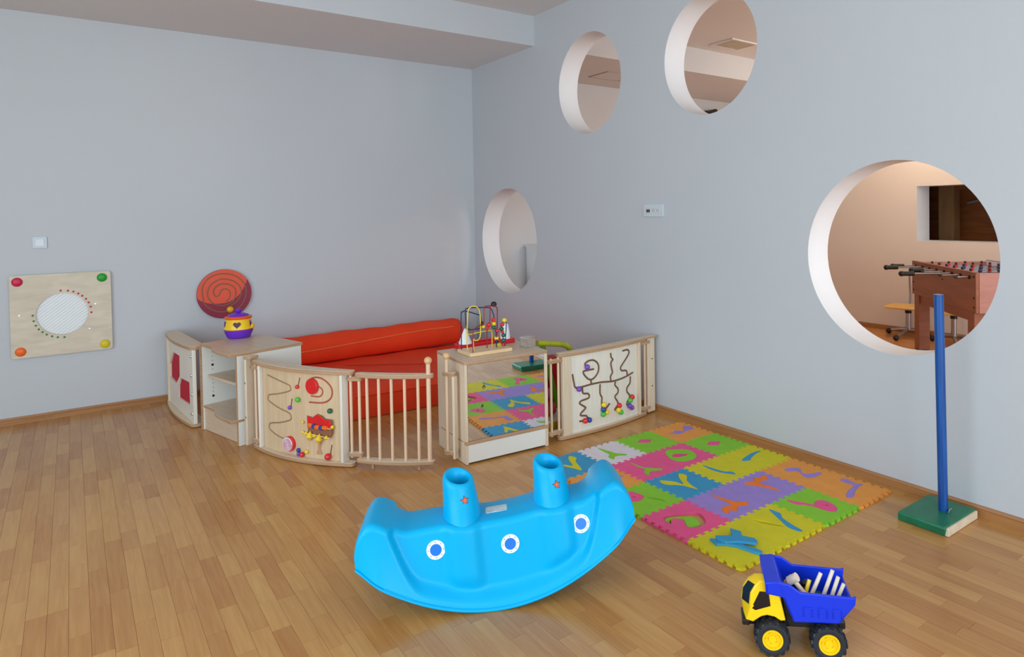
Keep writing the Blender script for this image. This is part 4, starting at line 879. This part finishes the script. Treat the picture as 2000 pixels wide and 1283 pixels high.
for k_ in range(8):
    x = .11+.17*k_; z = .872
    rod = MB().cyl((x, -lenL[k_]-.02, z), (x, FWd+.16, z), .008, 10).build('rod', mat('rod_steel', (150, 152, 158), .35, metal=1, var=.02), ft)
    MB().cyl((x, -.012, z), (x, .0, z), .017, 12).build('bushing', M_BLACK, rod)
    if hasL[k_]:
        h = MB().cyl((x, -lenL[k_]-.11, z), (x, -lenL[k_], z), .021, 12)
        h.ball((x, -lenL[k_]-.11, z), .026, 12, 8).build('handle', M_BLACK, rod)
    else:
        h = MB()
        for i in range(6): h.cyl((x, FWd+.06+.017*i, z), (x, FWd+.073+.017*i, z), .019, 10)
        h.cyl((x, FWd+.05, z), (x, FWd+.16, z), .014, 10).build('handle', M_BLACK, rod)
        MB().cyl((x, -lenL[k_]-.025, z), (x, -lenL[k_], z), .011, 10).build('end_cap', M_BLACK, rod)
    for y in (.16, .32, .48, .64):
        c = bead('red') if k_ in (0, 1, 3, 5) else bead('blue')
        pl = MB().bx(x-.010, x+.010, y-.014, y+.014, z-.05, z+.022).bx(x-.012, x+.014, y-.010, y+.010, z-.066, z-.05)
        pl.ball((x, y, z+.034), .013, 10, 7, mi=1)
        pl.build('player', [c, mat('player_head', (60, 34, 24), .5)], rod, bevel=.002)

M_SEAT = wood('yellow_seat', (232, 178, 84), (246, 200, 112), (6, 30, 30), .4, amt=.6)
def chair(name, label, loc, rz):
    t = thing(name, label, 'chair', loc, rz, 'school chairs by the football table')
    f = MB().tube([(-.42, .0, .035), (-.1, 0, .055), (.0, 0, .07)], .018, 8).tube([(-.02, -.20, .04), (0, -.08, .06), (0, .08, .06), (-.02, .20, .04)], .016, 8)
    f.build('base_frame', M_STEEL, t)
    for x, y in ((-.43, 0), (-.02, -.21), (-.02, .21)): MB().ball((x, y, .032), .032, 12, 8, sc=(1.2, 1, 1)).build('castor', M_BLACK, t)
    MB().cyl((0, 0, .06), (0, 0, .27), .028, 14).build('column', M_STEEL, t)
    MB().cyl((0, 0, .255), (0, 0, .29), .036, 14).build('collar', M_BLACK, t)
    MB().cyl((0, 0, .29), (0, 0, .335), .02, 12).build('seat_post', M_STEEL, t)
    MB().prism(rrect(-.34, .05, -.18, .18, .07, 6), .335, .358).build('seat', M_SEAT, t, bevel=.008)
    MB().tube([(.045, 0, .33), (.075, 0, .45), (.06, 0, .58), (.05, 0, .70)], .013, 8).build('back_post', M_STEEL, t)
    return t
chair('school_chair', 'yellow-seated chair on castors just left of the football table leg', (4.26, -2.50, 0), R(10))
chair('school_chair', 'yellow-seated chair on castors right of the blue pole, beneath the football table', (4.22, -3.02, 0), R(28))

vt = thing('ceiling_vent', 'square ceiling vent grille in the next room', 'vent', (2.37, -1.56, ZC))
fr_ = MB().bx(-.22, .22, -.165, -.135, -.012, -.0005).bx(-.22, .22, .135, .165, -.012, -.0005).bx(-.22, -.19, -.135, .135, -.012, -.0005).bx(.19, .22, -.135, .135, -.012, -.0005)
fr_.build('frame', M_CEIL, vt)
MB().bx(-.19, .19, -.135, .135, -.003, -.0006).build('backing', mat('vent_back', (120, 106, 88), .7), vt)
for i in range(11):
    MB().box((0, -.12+.024*i, -.008), (.38, .013, .003), Matrix.Translation((0, 0, 0))).build('slat', mat('vent_slat', (196, 180, 154), .6), vt)
ht = thing('ceiling_hatch', 'flush square access hatch in the beam soffit of the next room', 'hatch', (1.49, -.55, ZB))
MB().bx(-.205, .205, -.165, .165, -.004, -.0005).build('hatch_panel', M_CEIL, ht)
e_ = MB().bx(-.215, .215, -.175, -.167, -.007, -.0005).bx(-.215, .215, .167, .175, -.007, -.0005).bx(-.215, -.207, -.167, .167, -.007, -.0005).bx(.207, .215, -.167, .167, -.007, -.0005)
e_.build('hatch_frame', mat('hatch_edge', (180, 160, 144), .7), ht)
sp_ = thing('wall_fitting', 'small black fitting on the next room back wall at the rim of the topmost opening', 'wall fitting', (3.62, -.002, 2.82))
MB().bx(-.03, .03, -.02, 0, -.03, .03).build('bracket', M_BLACK, sp_)
MB().cyl((-.11, -.12, -.02), (.12, -.08, .03), .035, 14).cyl((0, -.02, 0), (0, -.09, 0), .012, 8).build('fitting_head', M_BLACK, sp_)
lc = thing('low_white_cabinet', 'white low cabinet in the next room glimpsed through the lower left round opening', 'cabinet', (1.10, -.17, 0))
MB().bx(-.46, .46, -.165, .165, .0, 1.10).build('body', M_WHITE, lc)
MB().bx(-.47, .47, -.175, .168, 1.10, 1.125).build('cabinet_top', M_WHITE, lc)
# beyond the opening in the far wall
o = thing('timber_post', 'pale square post with cross-beam beyond the opening in the far wall', 'post', (5.20, -2.54, .7))
MB().bx(-.08, .08, -.09, .09, 0, 1.58).build('upright', wood('post_wood', (150, 118, 80), (176, 142, 100), (20, 20, 3), .6), o)
MB().bx(-.06, .06, -.75, -.09, .98, 1.08).build('cross_beam', wood('beam_wood', (128, 84, 44), (156, 108, 60), (20, 3, 20), .6), o)
o = MB().tube(catmull([(5.42, -2.66, 1.52), (5.42, -2.80, 1.55), (5.42, -2.92, 1.62), (5.42, -2.99, 1.72), (5.42, -3.02, 1.86), (5.42, -3.02, 2.29)], 6), .018, 10).build('grey_hose', mat('hose_grey', (160, 158, 150), .5), None)
tag(o, 'grey curved hose beyond the opening in the far wall', 'hose')
o = MB().bx(-.012, .012, -.03, .03, 0, 1.58).build('red_strip', mat('maroon_strip', (96, 22, 26), .6), None, (5.0, -2.335, .7)); tag(o, 'dark red upright strip at the left edge of the far wall opening', 'strip')

# globe pendants of the next room
m, nt, b = newmat('globe_glow'); b.inputs['Emission Color'].default_value = (1, .82, .64, 1); b.inputs['Emission Strength'].default_value = 75; b.inputs['Base Color'].default_value = (1, .95, .9, 1)
for n_, (x_, y_) in enumerate(((3.5, -2.7), (2.4, -6.2))):
    t = thing('globe_pendant', ['glowing globe pendant of the next room, nearer the far opening', 'glowing globe pendant of the next room, farther back'][n_], 'lamp', (x_, y_, ZC), 0, 'globe pendants of the next room')
    MB().lathe([(.06, 0), (.06, -.02), (.01, -.03), (.008, -.50)], None, 20).build('stem', M_WHITE, t)
    MB().ball((0, 0, -.62), .13, 24, 14).build('globe', m, t)
